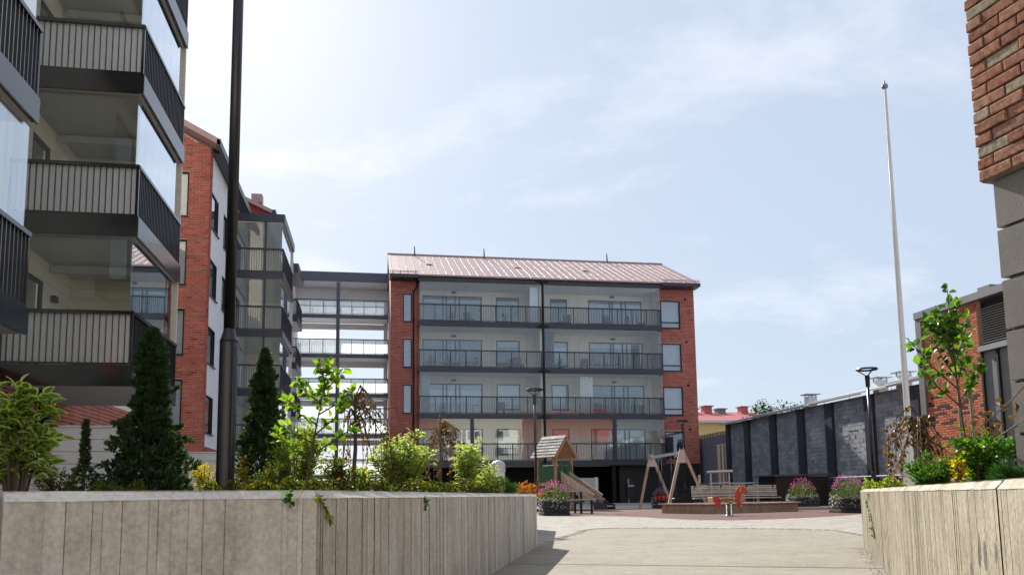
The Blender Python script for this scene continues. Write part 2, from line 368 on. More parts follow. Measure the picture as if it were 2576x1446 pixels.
def bricks(parent, name, O, U, V, N, w, h, holes, bl, bh, joint, depth, mat, n_ind, near, tonef=None, clip=None, jit=.002, seed=1, rough=0.0):
    """running bond of real bricks proud of the mortar; the nearest n_ind are objects, the rest one joined part"""
    r_ = random.Random(seed); O, U, V, N = Vector(O), Vector(U), Vector(V), Vector(N); near = Vector(near)
    P = bl+joint; Q = bh+joint; rows = int(math.ceil(h/Q)); out_ = []
    for j in range(rows):
        v0 = j*Q+joint/2; v1 = min(v0+bh, h)
        if v1-v0 < bh*.3: continue
        u = -P*(0.5 if j % 2 else 0)+joint/2
        while u < w:
            segs = [(max(u, 0), min(u+bl, w))]
            for a, b, c, d in holes:
                if v1 > b+.004 and v0 < d-.004:
                    ns = []
                    for s0, s1 in segs:
                        if s1 <= a or s0 >= c: ns.append((s0, s1)); continue
                        if s0 < a: ns.append((s0, a))
                        if s1 > c: ns.append((c, s1))
                    segs = ns
            for s0, s1 in segs:
                if s1-s0 > .03 and (clip is None or clip((s0+s1)/2, (v0+v1)/2)):
                    out_.append(((s0+s1)/2, (v0+v1)/2, s1-s0, v1-v0))
            u += P
    out_.sort(key=lambda b: (O+U*b[0]+V*b[1]-near).length)
    cache = {}; mb = MB(); cnt = 0
    for bi, (cu, cv, bw_, bh_) in enumerate(out_):
        tone = r_.random() if tonef is None else tonef(cu, cv, r_)
        d = depth + r_.uniform(-jit, jit)
        c = O+U*cu+V*cv
        ind = bi < n_ind
        tq = round(tone*11)/11 if ind else tone
        key = (round(bw_, 2), round(bh_, 3), tq)
        if ind and key in cache: me = cache[key]
        else:
            bb = MB() if ind else mb
            base = Vector((0,0,0)) if ind else c
            e = .006 if bw_ > .1 else .003
            q = [(-1,-1),(1,-1),(1,1),(-1,1)]
            jx = [(r_.uniform(-1,1)*rough, r_.uniform(-1,1)*rough) for _ in range(4)]
            back = [base+U*(a*bw_/2)+V*(b*bh_/2)-N*.004 for a, b in q]
            mid = [base+U*(a*bw_/2+jx[i][0])+V*(b*bh_/2+jx[i][1])+N*(d-e*.6) for i, (a, b) in enumerate(q)]
            fr = [base+U*(a*(bw_/2-e)+jx[i][0])+V*(b*(bh_/2-e)+jx[i][1])+N*d for i, (a, b) in enumerate(q)]
            fs = [(8,9,10,11)] + [(i,(i+1)%4,4+(i+1)%4,4+i) for i in range(4)] + [(4+i,4+(i+1)%4,8+(i+1)%4,8+i) for i in range(4)]
            bb.add(back+mid+fr, fs, tq)
            if ind: me = bb.mesh(name, mat); cache[key] = me
        if ind: inst(name, me, c + N*r_.uniform(-jit, jit), parent)
        else: cnt += 1
    if cnt: obj('remaining_'+name+'s', mb, mat, parent, kind='stuff')

def window(parent, O, U, V, N, w, h, rec=.08, fr=.06, transom=None, mullion=None, back='white_curtain', backdepth=.10, frame='black_metal', glass='glass_window', blind=0.0):
    """framed window set into a wall opening; O lower left corner on the wall face"""
    O, U, V, N = Vector(O), Vector(U), Vector(V), Vector(N); mb = MB()
    def bar(u0, v0, u1, v1, d0=-rec-.03, d1=-rec+.05):
        mb.obox(O+U*(u0+u1)/2+V*(v0+v1)/2+N*(d0+d1)/2, U*(u1-u0)/2, V*(v1-v0)/2, N*(d1-d0)/2)
    bar(0,0,w,fr); bar(0,h-fr,w,h); bar(0,fr,fr,h-fr); bar(w-fr,fr,w,h-fr)
    if transom: bar(fr, transom-fr/2, w-fr, transom+fr/2)
    if mullion:
        for mu in (mullion if isinstance(mullion, (list, tuple)) else [mullion]):
            bar(mu-fr/2, fr, mu+fr/2, (transom-fr/2) if (transom and False) else h-fr, -rec-.025, -rec+.045)
    f = obj('window', mb, M[frame], parent)
    pb = MB(); pb.obox(O+U*w/2+V*h/2-N*rec, U*(w/2-fr*.5), V*(h/2-fr*.5), N*.006); obj('pane', pb, M[glass], f)
    bb = MB(); bb.obox(O+U*w/2+V*h/2-N*(rec+backdepth), U*(w/2-.01), V*(h/2-.01), N*.01); obj('curtain' if 'curtain' in back else 'room', bb, M[back], f)
    if blind:
        b2 = MB(); b2.obox(O+U*w/2+V*(h-fr-blind/2)-N*(rec+backdepth*.5), U*(w/2-fr), V*(blind/2), N*.006); obj('blind', b2, M['grey_blind'], f)
    s = MB(); s.obox(O+U*w/2-V*.02+N*.02, U*(w/2+.02), V*.012, N*(rec*.5+.04)); obj('sill', s, M['anthracite'], f)
    return f

def rail_side(parent, p, q, z0, z1, spacing, barw, bard, ind, mat, panel=None, posts=None, panel_off=.05, inw=None, single=True):
    """balustrade from p to q (2d), top rail, bottom rail, upright bars, optional pane behind"""
    p, q = Vector((*p, 0)), Vector((*q, 0)); d = (q-p); L = d.length; d.normalize(); n = Vector((d.y, -d.x, 0))
    if inw is not None and n.dot(Vector((*inw, 0))) < 0: n = -n
    tb = MB(); Z = Vector((0,0,1))
    tb.obox((p+q)/2+Z*(z1-.035), d*(L/2+.03), n*.04, Z*.035); obj('top_rail', tb, mat, parent)
    lb = MB(); lb.obox((p+q)/2+Z*(z0+.05), d*L/2, n*.018, Z*.02); obj('bottom_rail', lb, mat, parent)
    k = max(2, int(round(L/spacing))); hz = z1-z0-.10
    bm = MB(); bm.obox((0,0,0), d*barw/2, n*bard/2, Z*hz/2); me = None; jb = MB()
    for i in range(k+1):
        c = p+d*(L*i/k)+Z*(z0+.05+hz/2)
        if ind:
            if me is None: me = bm.mesh('baluster', mat)
            inst('baluster', me, c, parent)
        else: jb.obox(c, d*barw/2, n*bard/2, Z*hz/2)
    if not ind: obj('balusters', jb, mat, parent, kind='stuff')
    if posts:
        for i in range(posts+1):
            pb = MB(); pb.obox(p+d*(L*i/posts)+Z*((z0+z1)/2)+n*.01, d*.025, n*.03, Z*((z1-z0)/2-.036)); obj('post', pb, mat, parent)
    if panel:
        pb = MB(); pb.obox((p+q)/2+n*panel_off+Z*((z0+z1)/2), d*(L/2-.02), n*.006, Z*((z1-z0)/2-.06)); obj('rail_pane', pb, M[panel], parent)
def glaze_side(parent, p, q, z0, z1, npan, mat, off=.05, inw=None, gap=.008):
    p, q = Vector((*p, 0)), Vector((*q, 0)); d = (q-p); L = d.length; d.normalize(); n = Vector((d.y, -d.x, 0)); Z = Vector((0,0,1))
    if inw is not None and n.dot(Vector((*inw, 0))) < 0: n = -n
    w = L/npan
    for i in range(npan):
        pb = MB(); pb.obox(p+d*(w*(i+.5))+n*off+Z*((z0+z1)/2), d*(w/2-gap/2), n*.006, Z*((z1-z0)/2-.004)); obj('glass_pane', pb, M[mat], parent)

X3, Y3, Z3 = Vector((1,0,0)), Vector((0,1,0)), Vector((0,0,1))
# ------------------------------------------------------------------ ground
g = MB(); g.add([(-1500,-1500,0),(1500,-1500,0),(1500,1500,0),(-1500,1500,0)], [(0,1,2,3)]); structure('ground', g, M['asphalt'])
# concrete apron between the planter walls
edge = [at(px, py, 'z', 0) for px, py in ((1300,1392),(1480,1331),(1560,1328),(1800,1329),(2000,1331),(2100,1334),(2165,1346))]
g = MB(); pts = [Vector((-6,-6,0)), Vector((9,-6,0)), Vector((6.2,7.6,0))] + [Vector((p.x, p.y, 0)) for p in reversed(edge)] + [Vector((-3,6,0))]
g.add([(p.x, p.y, .004) for p in pts], [tuple(range(len(pts)))]); structure('concrete_path', g, M['concrete_path'])
g = MB()
for (a, b) in (((1250,1418),(2300,1431)),):
    p, q = at(*a, 'z', 0), at(*b, 'z', 0); d = (q-p).normalized(); n = Vector((-d.y, d.x, 0))*.012
    g.add([(p-n).xy[:]+(.0075,), (q-n).xy[:]+(.0075,), (q+n).xy[:]+(.0075,), (p+n).xy[:]+(.0075,)], [(0,1,2,3)])
for a, b in zip(edge[:-1], edge[1:]):
    d = (b-a).normalized(); n = Vector((-d.y, d.x, 0))*.012
    g.add([(a-n).xy[:]+(.0075,), (b-n).xy[:]+(.0075,), (b+n).xy[:]+(.0075,), (a+n).xy[:]+(.0075,)], [(0,1,2,3)])
structure('path_joint', g, M['black_plastic'])
# rubber play surface: curved edge toward the camera
rim = [at(px, py, 'z', 0) for px, py in ((1440,1298),(1500,1298.5),(1560,1299),(1620,1301),(1680,1304.5),(1760,1308.5),(1850,1309),(1940,1306.5),(2040,1302),(2120,1297.5),(2170,1293))]
rub = [Vector((p.x, p.y, 0)) for p in rim] + [Vector((20.5, 24, 0)), Vector((21, 31.5, 0)), Vector((7, 33.2, 0)), Vector((4.6, 29, 0))]
def inside(poly, x, y):
    c = False; n = len(poly)
    for i in range(n):
        a, b = poly[i], poly[(i+1) % n]
        if (a.y > y) != (b.y > y) and x < (b.x-a.x)*(y-a.y)/(b.y-a.y)+a.x: c = not c
    return c
g = MB(); g.add([(p.x, p.y, .012) for p in rub], [tuple(range(len(rub)))]); structure('rubber_play_surface', g, M['rubber_red'])
# pavers around it
pav = thing('paving', (6, 14, 0), None, None); pav['kind'] = 'structure'
apron = [Vector((p.x, p.y, 0)) for p in edge]
cells = []
for j in range(0, 165):
    for i in range(0, 96):
        x = 0.5 + i*.212 + (j % 2)*.106; y = 8.5 + j*.106
        if x > 5.2+1.05*(y-7.6) or x < .19*y-.1 or (y < 8.2): continue
        if inside(rub, x, y): continue
        if inside(pts, x, y): continue
        cells.append((x, y))
cells.sort(key=lambda c: c[0]**2+c[1]**2)
pm = []
for k in range(8):
    b = MB(); t_ = k/7; b.add([(-.102,-.049,0),(.102,-.049,0),(.102,.049,0),(-.102,.049,0),(-.099,-.046,.009),(.099,-.046,.009),(.099,.046,.009),(-.099,.046,.009)], [(4,5,6,7),(0,1,5,4),(1,2,6,5),(2,3,7,6),(3,0,4,7)], t_)
    pm.append(b)
pmesh = [b.mesh('paver', M['paver']) for b in pm]; jb = MB()
for k, (x, y) in enumerate(cells):
    z = .001+rnd.uniform(0, .002)
    if k < 300: inst('paver', rnd.choice(pmesh), (x, y, z), pav)
    else:
        b = rnd.choice(pm); jb.add([(v[0]+x, v[1]+y, v[2]+z) for v in b.v], b.f, b.t[0])
obj('remaining_pavers', jb, M['paver'], pav, kind='stuff')
# turf strip and kerb in front of the far block
g = MB(); g.box((9.0, 44.6, .0), (21.9, 48.6, .07)); structure('artificial_lawn', g, M['turf'])
g = MB(); g.box((8.8, 44.2, 0), (21.95, 44.6, .13)); structure('lawn_kerb', g, M['kerb'])
g = MB(); g.box((13.2, 24.9, 0), (20.2, 25.15, .10)); structure('play_area_kerb', g, M['kerb'])

# ------------------------------------------------------------------ far block with four rows of balconies
FX0, FX1, FY = .94, 22.28, 53.0
LV = [12.16, 9.09, 6.01, 2.90]
far = thing('apartment_block', (11.6, 59, 0), 'red brick block facing across the playground with four glazed balcony rows and pink metal roof', 'building')
wb = MB()
wl = [(1.76-FX0, LV[i]+.09-2.7, 2.34-FX0, LV[i]+2.02-2.7) for i in range(4)]
wr = [(19.78-19.5, LV[i]+.05-2.7, 21.22-19.5, LV[i]+2.04-2.7) for i in range(4)]
wl = [(a, max(b, .05), c, d) for a, b, c, d in wl]; wr = [(a, max(b, .35), c, d) for a, b, c, d in wr]
wall_rect(wb, (FX0, FY, 2.7), X3, Z3, 1.87, 12.4, wl, -Y3, .12); wall_rect(wb, (19.5, FY, 2.7), X3, Z3, 2.78, 12.4, wr, -Y3, .12)
wb.add([(FX0,FY,0),(FX0,66,0),(FX0,66,15.1),(FX0,59.4,18.6),(FX0,FY,15.1)], [(0,1,2,3,4)])
wb.add([(FX1,FY,0),(FX1,66,0),(FX1,66,15.1),(FX1,59.4,18.6),(FX1,FY,15.1)], [(0,1,2,3,4)])
wb.box((FX0+.02, 65.8, 0), (FX1-.02, 66, 15.1))
obj('wall', wb, M['mortar_red'], far)
near0 = (10, 20, 8)
bt = lambda u, v, r_: min(1, max(0, r_.gauss(.55, .22)))
bricks(far, 'brick', (19.5, FY, 2.7), X3, Z3, -Y3, 2.78, 12.4, wr, .281, .081, .020, .014, M['brick_modern'], 150, (20, 40, 2), bt, seed=3)
bricks(far, 'brick', (FX0, FY, 2.7), X3, Z3, -Y3, 1.87, 12.4, wl, .281, .081, .020, .014, M['brick_modern'], 150, (2, 40, 10), bt, seed=4)
for i in range(4):
    a, b, c, d = wl[i]; window(far, (FX0+a, FY, 2.7+b), X3, Z3, -Y3, c-a, d-b, .07, .06, back='grey_blind', backdepth=.12)
    a, b, c, d = wr[i]; window(far, (19.5+a, FY, 2.7+b), X3, Z3, -Y3, c-a, d-b, .07, .07, transom=.42, back=('grey_blind','grey_blind','grey_blind','dark_room')[i], backdepth=.16, blind=.0)
    v = MB(); v.tube((21.62, FY-.03, 2.7+d+.12), (21.62, FY+.02, 2.7+d+.12), .09, n=12); obj('vent', v, M['black_metal'], far)
# dark ground storey
pb = MB(); pb.box((16.4, FY+.03, 0), (FX1-.02, FY+.3, 2.7)); pb.box((FX0+.02, FY+.03, 0), (2.81, FY+.3, 2.7)); pb.box((2.6, 57.5, 0), (16.6, 57.7, 2.6)); pb.box((16.4, FY+.3, 0), (16.6, 57.5, 2.6)); pb.box((2.6, FY+.3, 0), (2.8, 57.5, 2.6))
obj('plinth', pb, M['black_metal'], far)
for k in range(13):
    b = MB(); b.box((16.45, FY-.006, .08+k*.2), (FX1-.06, FY+.031, .265+k*.2)); obj('plinth_course', b, M['black_plastic'], far)
dr = MB(); dr.box((13.2, 57.40, 0), (14.3, 57.46, 2.2)); d_ = obj('door', dr, M['galvanised'], far)  # door and pale pane stand in for daylight through an open passage
dr = MB(); dr.box((13.3, 57.36, .1), (14.2, 57.39, 2.1)); obj('pane', dr, M['glass_bright'], d_)
for px_ in (6.2, 15.9, 11.0):
    b = MB(); b.box((px_-.12, 52.5, 0), (px_+.12, 52.74, 2.6)); obj('column', b, M['black_metal'], far)
# recessed back wall of the balconies, with windows
bwz = MB(); holes = []
groups = []
for i in range(4):
    z = LV[i]
    for (a, c, b0) in ((3.15,7.28,.08),(8.27,9.93,.55),(12.16,13.4,.55),(14.95,18.95,.08)):
        holes.append((a-2.81, z+b0-2.6, c-2.81, z+2.33-2.6)); groups.append((i, a, c, z+b0, z+2.33))
wall_rect(bwz, (2.81, 54.6, 2.6), X3, Z3, 16.69, 12.6, holes, -Y3, .1)
bwz.box((10.98, 52.6, 2.6), (11.2, 54.6, 14.9)); bwz.box((2.72, 53.0, 2.6), (2.81, 54.6, 15)); bwz.box((19.5, 53.2, 2.6), (19.6, 54.6, 15))
obj('balcony_wall', bwz, M['cream_wall'], far)
jn = MB()
for k in range(14):
    x = 3.0+k*1.24
    if any(g_[1]-.05 < x < g_[2]+.05 for g_ in groups if g_[0] == 0): continue
    jn.box((x, 54.588, 2.7), (x+.012, 54.599, 15))
obj('panel_joint', jn, M['grey_blind'], far)
for (i, a, c, z0, z1) in groups:
    w_ = c-a; mull = None
    if w_ > 3: mull = [w_*.34, w_*.40, w_*.55, w_*.62] if a < 10 else [w_*.40, w_*.45, w_*.62, w_*.70]
    window(far, (a, 54.6, z0), X3, Z3, -Y3, w_, z1-z0, .05, .07, mullion=mull, back=('white_curtain','room_grey','white_curtain','grey_blind','dark_room')[(i*3+int(a)*2) % 5], backdepth=.14, frame='anthracite', glass='glass_window', blind=(.35 if (i*3+int(a)) % 2 else 0))
for i in range(4):
    for x in (5.3, 16.7):
        b = MB(); b.box((x-.16, 54.47, LV[i]+2.5), (x+.16, 54.59, LV[i]+2.62)); obj('wall_lamp', b, M['anthracite'], far)
for i in range(4):
    z = LV[i]
    s = MB(); s.box((2.78, 52.3, z-.22), (19.52, 54.58, z-.02)); s.box((2.74, 52.18, z-.31), (19.56, 52.3, z+.02)); s.box((2.75, 52.3, z-.31), (2.79, 53, z+.02)); s.box((19.51, 52.3, z-.31), (19.555, 53, z+.02)); 
    sb = obj('balcony', s, M['anthracite'], far)
    u = MB(); u.box((2.83, 52.34, z-.245), (19.48, 54.56, z-.222)); obj('soffit', u, M['soffit'], sb)
    u = MB(); u.box((2.83, 52.34, z-.018), (19.48, 54.56, z-.006)); obj('floor', u, M['white_board'], sb)  # pale top sheet added to bounce light into the balcony
    top = (LV[i-1]-.32) if i else 14.86
    for p, q in (((2.82, 52.24), (10.98, 52.24)), ((11.2, 52.24), (19.5, 52.24))):
        rail_side(sb, p, q, z+.02, z+1.18, .115, .014, .04, False, M['anthracite'], panel='glass_rail', posts=8 if p[0] < 5 else 8, inw=(0, 1))
        glaze_side(sb, p, q, z+1.19, top, 12, 'glass_wavy', inw=(0, 1))
    rail_side(sb, (19.52, 52.3), (19.52, 53), z+.02, z+1.18, .115, .014, .04, False, M['anthracite'], inw=(-1, 0))
    glaze_side(sb, (19.5, 52.3), (19.5, 53), z+1.19, top, 1, 'glass_wavy', inw=(-1, 0)); glaze_side(sb, (2.82, 52.3), (2.82, 53), z+1.19, top, 1, 'glass_wavy', inw=(1, 0))
for x0_, x1_, lv_, mt_ in ((11.25, 11.95, 1, 'bluegrey_wall'), (18.75, 19.4, 1, 'cladding'), (3.0, 3.5, 2, 'grey_blind'), (10.3, 10.9, 0, 'white_curtain'), (13.7, 14.6, 2, 'white_board')):
    b = MB(); n_ = 9
    for k in range(n_):
        xa, xb = x0_+(x1_-x0_)*k/n_, x0_+(x1_-x0_)*(k+1)/n_; ya, yb = 52.55+.05*(k % 2), 52.55+.05*((k+1) % 2)
        b.add([(xa, ya, LV[lv_]+.1), (xb, yb, LV[lv_]+.1), (xb, yb, LV[lv_]+2.6), (xa, ya, LV[lv_]+2.6), (xa, ya+.012, LV[lv_]+.1), (xb, yb+.012, LV[lv_]+.1), (xb, yb+.012, LV[lv_]+2.6), (xa, ya+.012, LV[lv_]+2.6)], [(0,1,2,3),(5,4,7,6),(3,2,6,7),(1,0,4,5)])
    obj('hanging_curtain', b, M[mt_], far)
for px_ in (6.25, 15.95):
    b = MB(); b.box((px_-.11, 52.12, 2.92), (px_+.11, 52.29, 5.68)); obj('post', b, M['anthracite'], far)
rb = MB(); rb.box((2.72, 52.12, 14.86), (19.58, 54.6, 15.2)); rs = obj('balcony_roof', rb, M['anthracite'], far)
u = MB(); u.box((2.83, 52.3, 14.83), (19.48, 54.56, 14.857)); obj('soffit', u, M['soffit'], rs)
# roof
rf = MB(); ev = (51.95, 15.24); rg = (59.4, 18.8)
rf.prism([(FX0-.12, ev[0], ev[1]), (FX0-.12, rg[0], rg[1]), (FX0-.12, 66.6, 15.2), (FX0-.12, 66.6, 15.1), (FX0-.12, rg[0], rg[1]-.14), (FX0-.12, ev[0], ev[1]-.10)], (FX1-FX0+.24, 0, 0))
ro = obj('roof', rf, M['roof_metal'], far)
sdv = Vector((0, rg[0]-ev[0], rg[1]-ev[1])); sl_ = sdv.length; sdv.normalize(); nrm = Vector((0, -sdv.z, sdv.y))
sm = MB(); sm.obox((0,0,0), X3*.011, sdv*(sl_/2-.02), nrm*.018); sme = sm.mesh('roof_seam', M['roof_seam'])
for k in range(42):
    x = FX0+.05+k*.52
    if x < FX1: inst('seam', sme, Vector((x, (ev[0]+rg[0])/2, (ev[1]+rg[1])/2))+nrm*.014, ro)
for x, f in ((3.3, .5), (14.6, .45), (9.6, .5)):
    b = MB(); b.obox(Vector((x+.35, ev[0]+(rg[0]-ev[0])*f, ev[1]+(rg[1]-ev[1])*f))+nrm*.05, X3*.2, sdv*.28, nrm*.02); obj('roof_step', b, M['roof_seam'], ro)
b = MB(); b.box((FX0-.14, rg[0]-.12, rg[1]-.02), (FX1+.14, rg[0]+.12, rg[1]+.05)); obj('ridge_cap', b, M['roof_seam'], ro)
for px_ in (1043, 1218, 1527):
    p = at(px_, 650, 'y', 59.0); b = MB(); z0 = rg[1]-.25
    b.prism([(p.x-.05, 59.0, z0), (p.x+.07, 59.0, z0), (p.x+.02, 59.0, z0+.82), (p.x-.04, 59.0, z0+.82)], (0, .05, 0)); obj('roof_spike', b, M['bark'], ro)
for a, c in ((FX0-.1, 2.75), (19.55, FX1+.1)):
    b = MB(); b.box((a, 52.7, 15.0), (c, 53.0, 15.24)); b.box((a, 51.92, 15.0), (c, 52.05, 15.22)); b.box((a, 52.05, 15.0), (c, 52.7, 15.03)); obj('gutter', b, M['anthracite'], far)
    b = MB(); b.tube((a, 52.0, 15.36), (c, 52.0, 15.36), .02, n=6); b.tube((a, 52.0, 15.44), (c, 52.0, 15.44), .02, n=6)
    for k in range(4): xx = a+(c-a)*(k+.5)/4; b.box((xx-.02, 51.98, 15.2), (xx+.02, 52.02, 15.46))
    obj('snow_guard', b, M['roof_metal'], ro)
dp = MB(); dp.tube((11.09, 52.05, 2.7), (11.09, 52.05, 15.1), .09, n=10)
for z in (15.05, 11.95, 8.9, 5.8): dp.box((10.7, 51.98, z-.04), (11.5, 52.1, z+.04))
obj('downpipe', dp, M['black_metal'], far)
dp = MB(); dp.path([Vector((2.68, 52.9, 15)), Vector((2.68, 52.9, 14.6)), Vector((2.45, 52.92, 14.3)), Vector((2.45, 52.92, .2))], [.05]*4, 8); obj('downpipe', dp, M['black_metal'], far)

# ------------------------------------------------------------------ open gallery joining the far block to the left wing
gal = thing('access_gallery', (-2.5, 62, 0), 'open see-through gallery of slabs and railings joining two blocks', 'building')
b = MB(); b.box((-7, 60.9, 17.0), (FX0-.02, 63.2, 17.72)); rs = obj('roof', b, M['gallery_metal'], gal)
b = MB(); b.box((-6.9, 61.0, 16.93), (FX0-.1, 63.1, 16.996)); obj('soffit', b, M['soffit'], rs)
b = MB(); b.box((-7, 63.0, 15.95), (FX0-.02, 63.15, 16.92)); obj('lintel', b, M['soffit'], gal)
GL = [14.45, 11.42, 8.42, 5.4, 2.35]
for k, z in enumerate(GL):
    s = MB(); s.box((-7, 60.95, z-.30), (FX0-.02, 61.1, z)); s.box((-7, 61.1, z-.22), (FX0-.02, 63.2, z)); s_ = obj('slab', s, M['gallery_metal'], gal)
    u = MB(); u.box((-6.9, 61.12, z-.26), (FX0-.1, 63.1, z-.222)); obj('soffit', u, M['soffit'], s_)
    for y in (61.0, 63.1):
        rail_side(s_, (-6.9, y), (-2.95, y), z, z+1.15, .13, .012, .03, False, M['gallery_metal'], posts=4, panel='glass_milky', inw=(0, 1))
        rail_side(s_, (-2.75, y), (FX0-.05, y), z, z+1.15, .13, .012, .03, False, M['gallery_metal'], posts=4, panel='glass_milky', inw=(0, 1))
    if k: b = MB(); b.box((-7, 63.0, z+2.3), (FX0-.02, 63.15, z+2.72)); obj('lintel', b, M['soffit'], gal)
    if k in (1, 3): b = MB(); b.box((-6.9, 63.0, z), (-2.95, 63.03, z+2.29)); obj('screen_panel', b, M['glass_milky'], gal)
for x in (-2.86,):
    b = MB(); b.box((x-.13, 60.99, 2), (x+.13, 61.25, 16.95)); obj('column', b, M['gallery_metal'], gal)
b = MB(); b.box((FX0-.35, 62.9, 2), (FX0-.04, 63.1, 16.9)); obj('column', b, M['soffit'], gal)
b = MB(); b.box((-7, 63.3, 0), (FX0-.02, 63.5, 2.0)); obj('back_wall', b, M['cream_wall'], gal)

# ------------------------------------------------------------------ left wing: red gable block behind
lb = thing('gabled_block', (-9, 54, 0), 'far left block with plain red gable rising above a glass balcony tower', 'building')
b = MB(); b.prism([(-6.1,47,0),(-6.1,47,17.25),(-12.5,47,20.2),(-18.9,47,17.25),(-18.9,47,0)], (0,.2,0)); obj('gable_wall', b, M['red_render'], lb)
b = MB(); b.box((-6.3,47.2,0),(-6.1,63.6,17.2)); obj('side_wall', b, M['white_render'], lb)
b = MB(); b.prism([(-5.85,46.75,17.25),(-12.5,46.75,20.35),(-19.2,46.75,17.25),(-19.2,46.75,17.05),(-12.5,46.75,20.12),(-5.85,46.75,17.02)], (0,17,0)); rf = obj('roof', b, M['roof_metal'], lb)
b = MB(); b.box((-6.0,46.7,16.98),(-5.8,63.6,17.3)); obj('gutter', b, M['anthracite'], rf)
b = MB(); b.box((-7.2,46.8,17.75),(-6.6,47.4,18.25)); obj('roof_hatch', b, M['roof_metal'], rf)
def tower_balcony(root, x0, x1, y0, y1, z, th, railh, top, spacing, nfx, nfy, ind, railpanel, glass, floor_mat='anthracite', post=None, slabmat='black_metal', soff='soffit'):
    s = MB(); s.box((x0, y0, z-th), (x1, y1, z)); s.box((x0-.0, y0-.03, z-th-.03), (x1+.03, y0-.001, z+.01)); s.box((x1+.001, y0, z-th-.03), (x1+.032, y1, z+.01))
    so_ = obj('balcony', s, M[slabmat], root)
    u = MB(); u.box((x0, y0+.06, z-th-.03), (x1-.06, y1-.05, z-th-.002)); obj('soffit', u, M[soff], so_)
    u = MB(); u.box((x0, y0+.06, z+.002), (x1-.06, y1-.05, z+.012)); obj('floor', u, M['kerb'], so_)  # lighter sheet over the dark slab, added to bounce light inside
    if railh:
        rail_side(so_, (x0, y0+.03), (x1-.03, y0+.03), z, z+railh, spacing, .013, .045, ind, M[slabmat], panel=railpanel, inw=(0, 1), posts=1 if ind else None)
        rail_side(so_, (x1-.03, y0+.06), (x1-.03, y1), z, z+railh, spacing, .013, .045, ind, M[slabmat], panel=railpanel, inw=(-1, 0), posts=1 if ind else None)
        glaze_side(so_, (x0, y0+.05), (x1-.05, y0+.05), z+railh, top, nfx, glass, inw=(0, 1))
        glaze_side(so_, (x1-.05, y0+.07), (x1-.05, y1), z+railh, top, nfy, glass, inw=(-1, 0))
        if post:
            b = MB(); b.box((post-.05, y0+.0, z+.01), (post+.05, y0+.1, top)); obj('post', b, M[slabmat], so_)
    return so_
CL = [12.08, 9.08, 6.08, 3.08]
for i, z in enumerate(CL):
    pass
wing = thing('brick_wing', (-9, 41, 0), 'left wing with red brick gable end, white side wall and a tower of glazed balconies', 'building')
zt = lambda x: 16.06+(-7.19-x)*.55
gx0 = -10.4; w_ = -7.25-gx0
wins = [(-9.6-gx0, 12.87-i*3.06-2.6, -8.12-gx0, 14.9-i*3.06-2.6) for i in range(4)]
b = MB(); wall_rect(b, (gx0, 35.7, 2.6), X3, Z3, w_, 13.4, wins, -Y3, .12)
b.add([(gx0,35.7,16.0),(-7.25,35.7,16.0),(gx0,35.7,zt(gx0))], [(0,1,2)])
b.add([(-16,35.7,0),(gx0,35.7,0),(gx0,35.7,zt(gx0)),(-13.5,35.7,zt(-13.5)),(-16,35.7,zt(-11))], [(0,1,2,3,4)])
b.add([(-7.25,35.7,2.6),(-7.25,36.2,2.6),(-7.25,36.2,16.2),(-7.25,35.7,16.1)], [(0,1,2,3)])
b.add([(-7.29,36.2,0),(-7.29,47,0),(-7.29,47,2.9),(-7.29,36.2,2.9)], [(0,1,2,3)])
obj('brick_backing', b, M['mortar_red'], wing)
bricks(wing, 'brick', (gx0, 35.7, 2.6), X3, Z3, -Y3, w_, 15.6, wins, .281, .081, .021, .016, M['brick_modern'], 220, (-7.3, 30, 9), bt, clip=lambda u, v: 2.6+v < zt(gx0+u)-.1, seed=5, jit=.004)
bricks(wing, 'brick', (-7.25, 35.7, 2.6), Y3, Z3, X3, .5, 13.4, [], .285, .085, .016, .012, M['brick_modern'], 80, (-7.3, 30, 9), bt, seed=6)
bricks(wing, 'brick', (-7.29, 36.2, 1.6), Y3, Z3, X3, 4.5, 1.3, [], .285, .085, .016, .012, M['brick_modern'], 0, (-7.3, 30, 9), bt, seed=6)
b = MB(); b.box((-12, 35.72, 0), (-7.24, 36, 2.6)); b.box((-7.6, 36, 0), (-7.24, 47, 1.6)); obj('plinth', b, M['cladding'], wing)
for a, v0, c, v1 in wins: window(wing, (gx0+a, 35.7, 2.6+v0), X3, Z3, -Y3, c-a, v1-v0, .08, .07, mullion=1.0, back='grey_blind')
ww = []
for i in range(4):
    for y0, y1 in ((36.5, 38.05), (39.3, 40.6), (42.5, 44.5)): ww.append((y0-36.2, 12.68-i*3.06-2.9, y1-36.2, 14.35-i*3.06-2.9))
b = MB(); wall_rect(b, (-7.3, 36.2, 2.9), Y3, Z3, 10.8, 13.5, ww, X3, .1); obj('side_wall', b, M['white_render'], wing)
for a, v0, c, v1 in ww: window(wing, (-7.3, 36.2+a, 2.9+v0), Y3, Z3, X3, c-a, v1-v0, .06, .06, mullion=(c-a)*.7, back='room_grey')
b = MB(); xr = -13.5; zr = zt(xr)
b.prism([(-6.95,35.35,16.1),(-6.95,35.35,16.26),(xr,35.35,zr+.32),(-20,35.35,16.3),(-20,35.35,16.1),(xr,35.35,zr+.12)], (0,11.4,0)); rf = obj('roof', b, M['roof_metal'], wing)
b = MB(); b.box((-6.94,35.3,15.98),(-6.78,46.8,16.3)); b.box((-7.3,36.2,16.0),(-6.94,46.8,16.05)); obj('gutter', b, M['anthracite'], rf)
b = MB(); b.prism([(-6.8,35.3,16.02),(-6.8,35.3,16.3),(xr,35.3,zr+.36),(xr,35.3,zr+.05)], (0,.045,0)); obj('verge_board', b, M['roof_metal'], rf)
ctop = 14.7
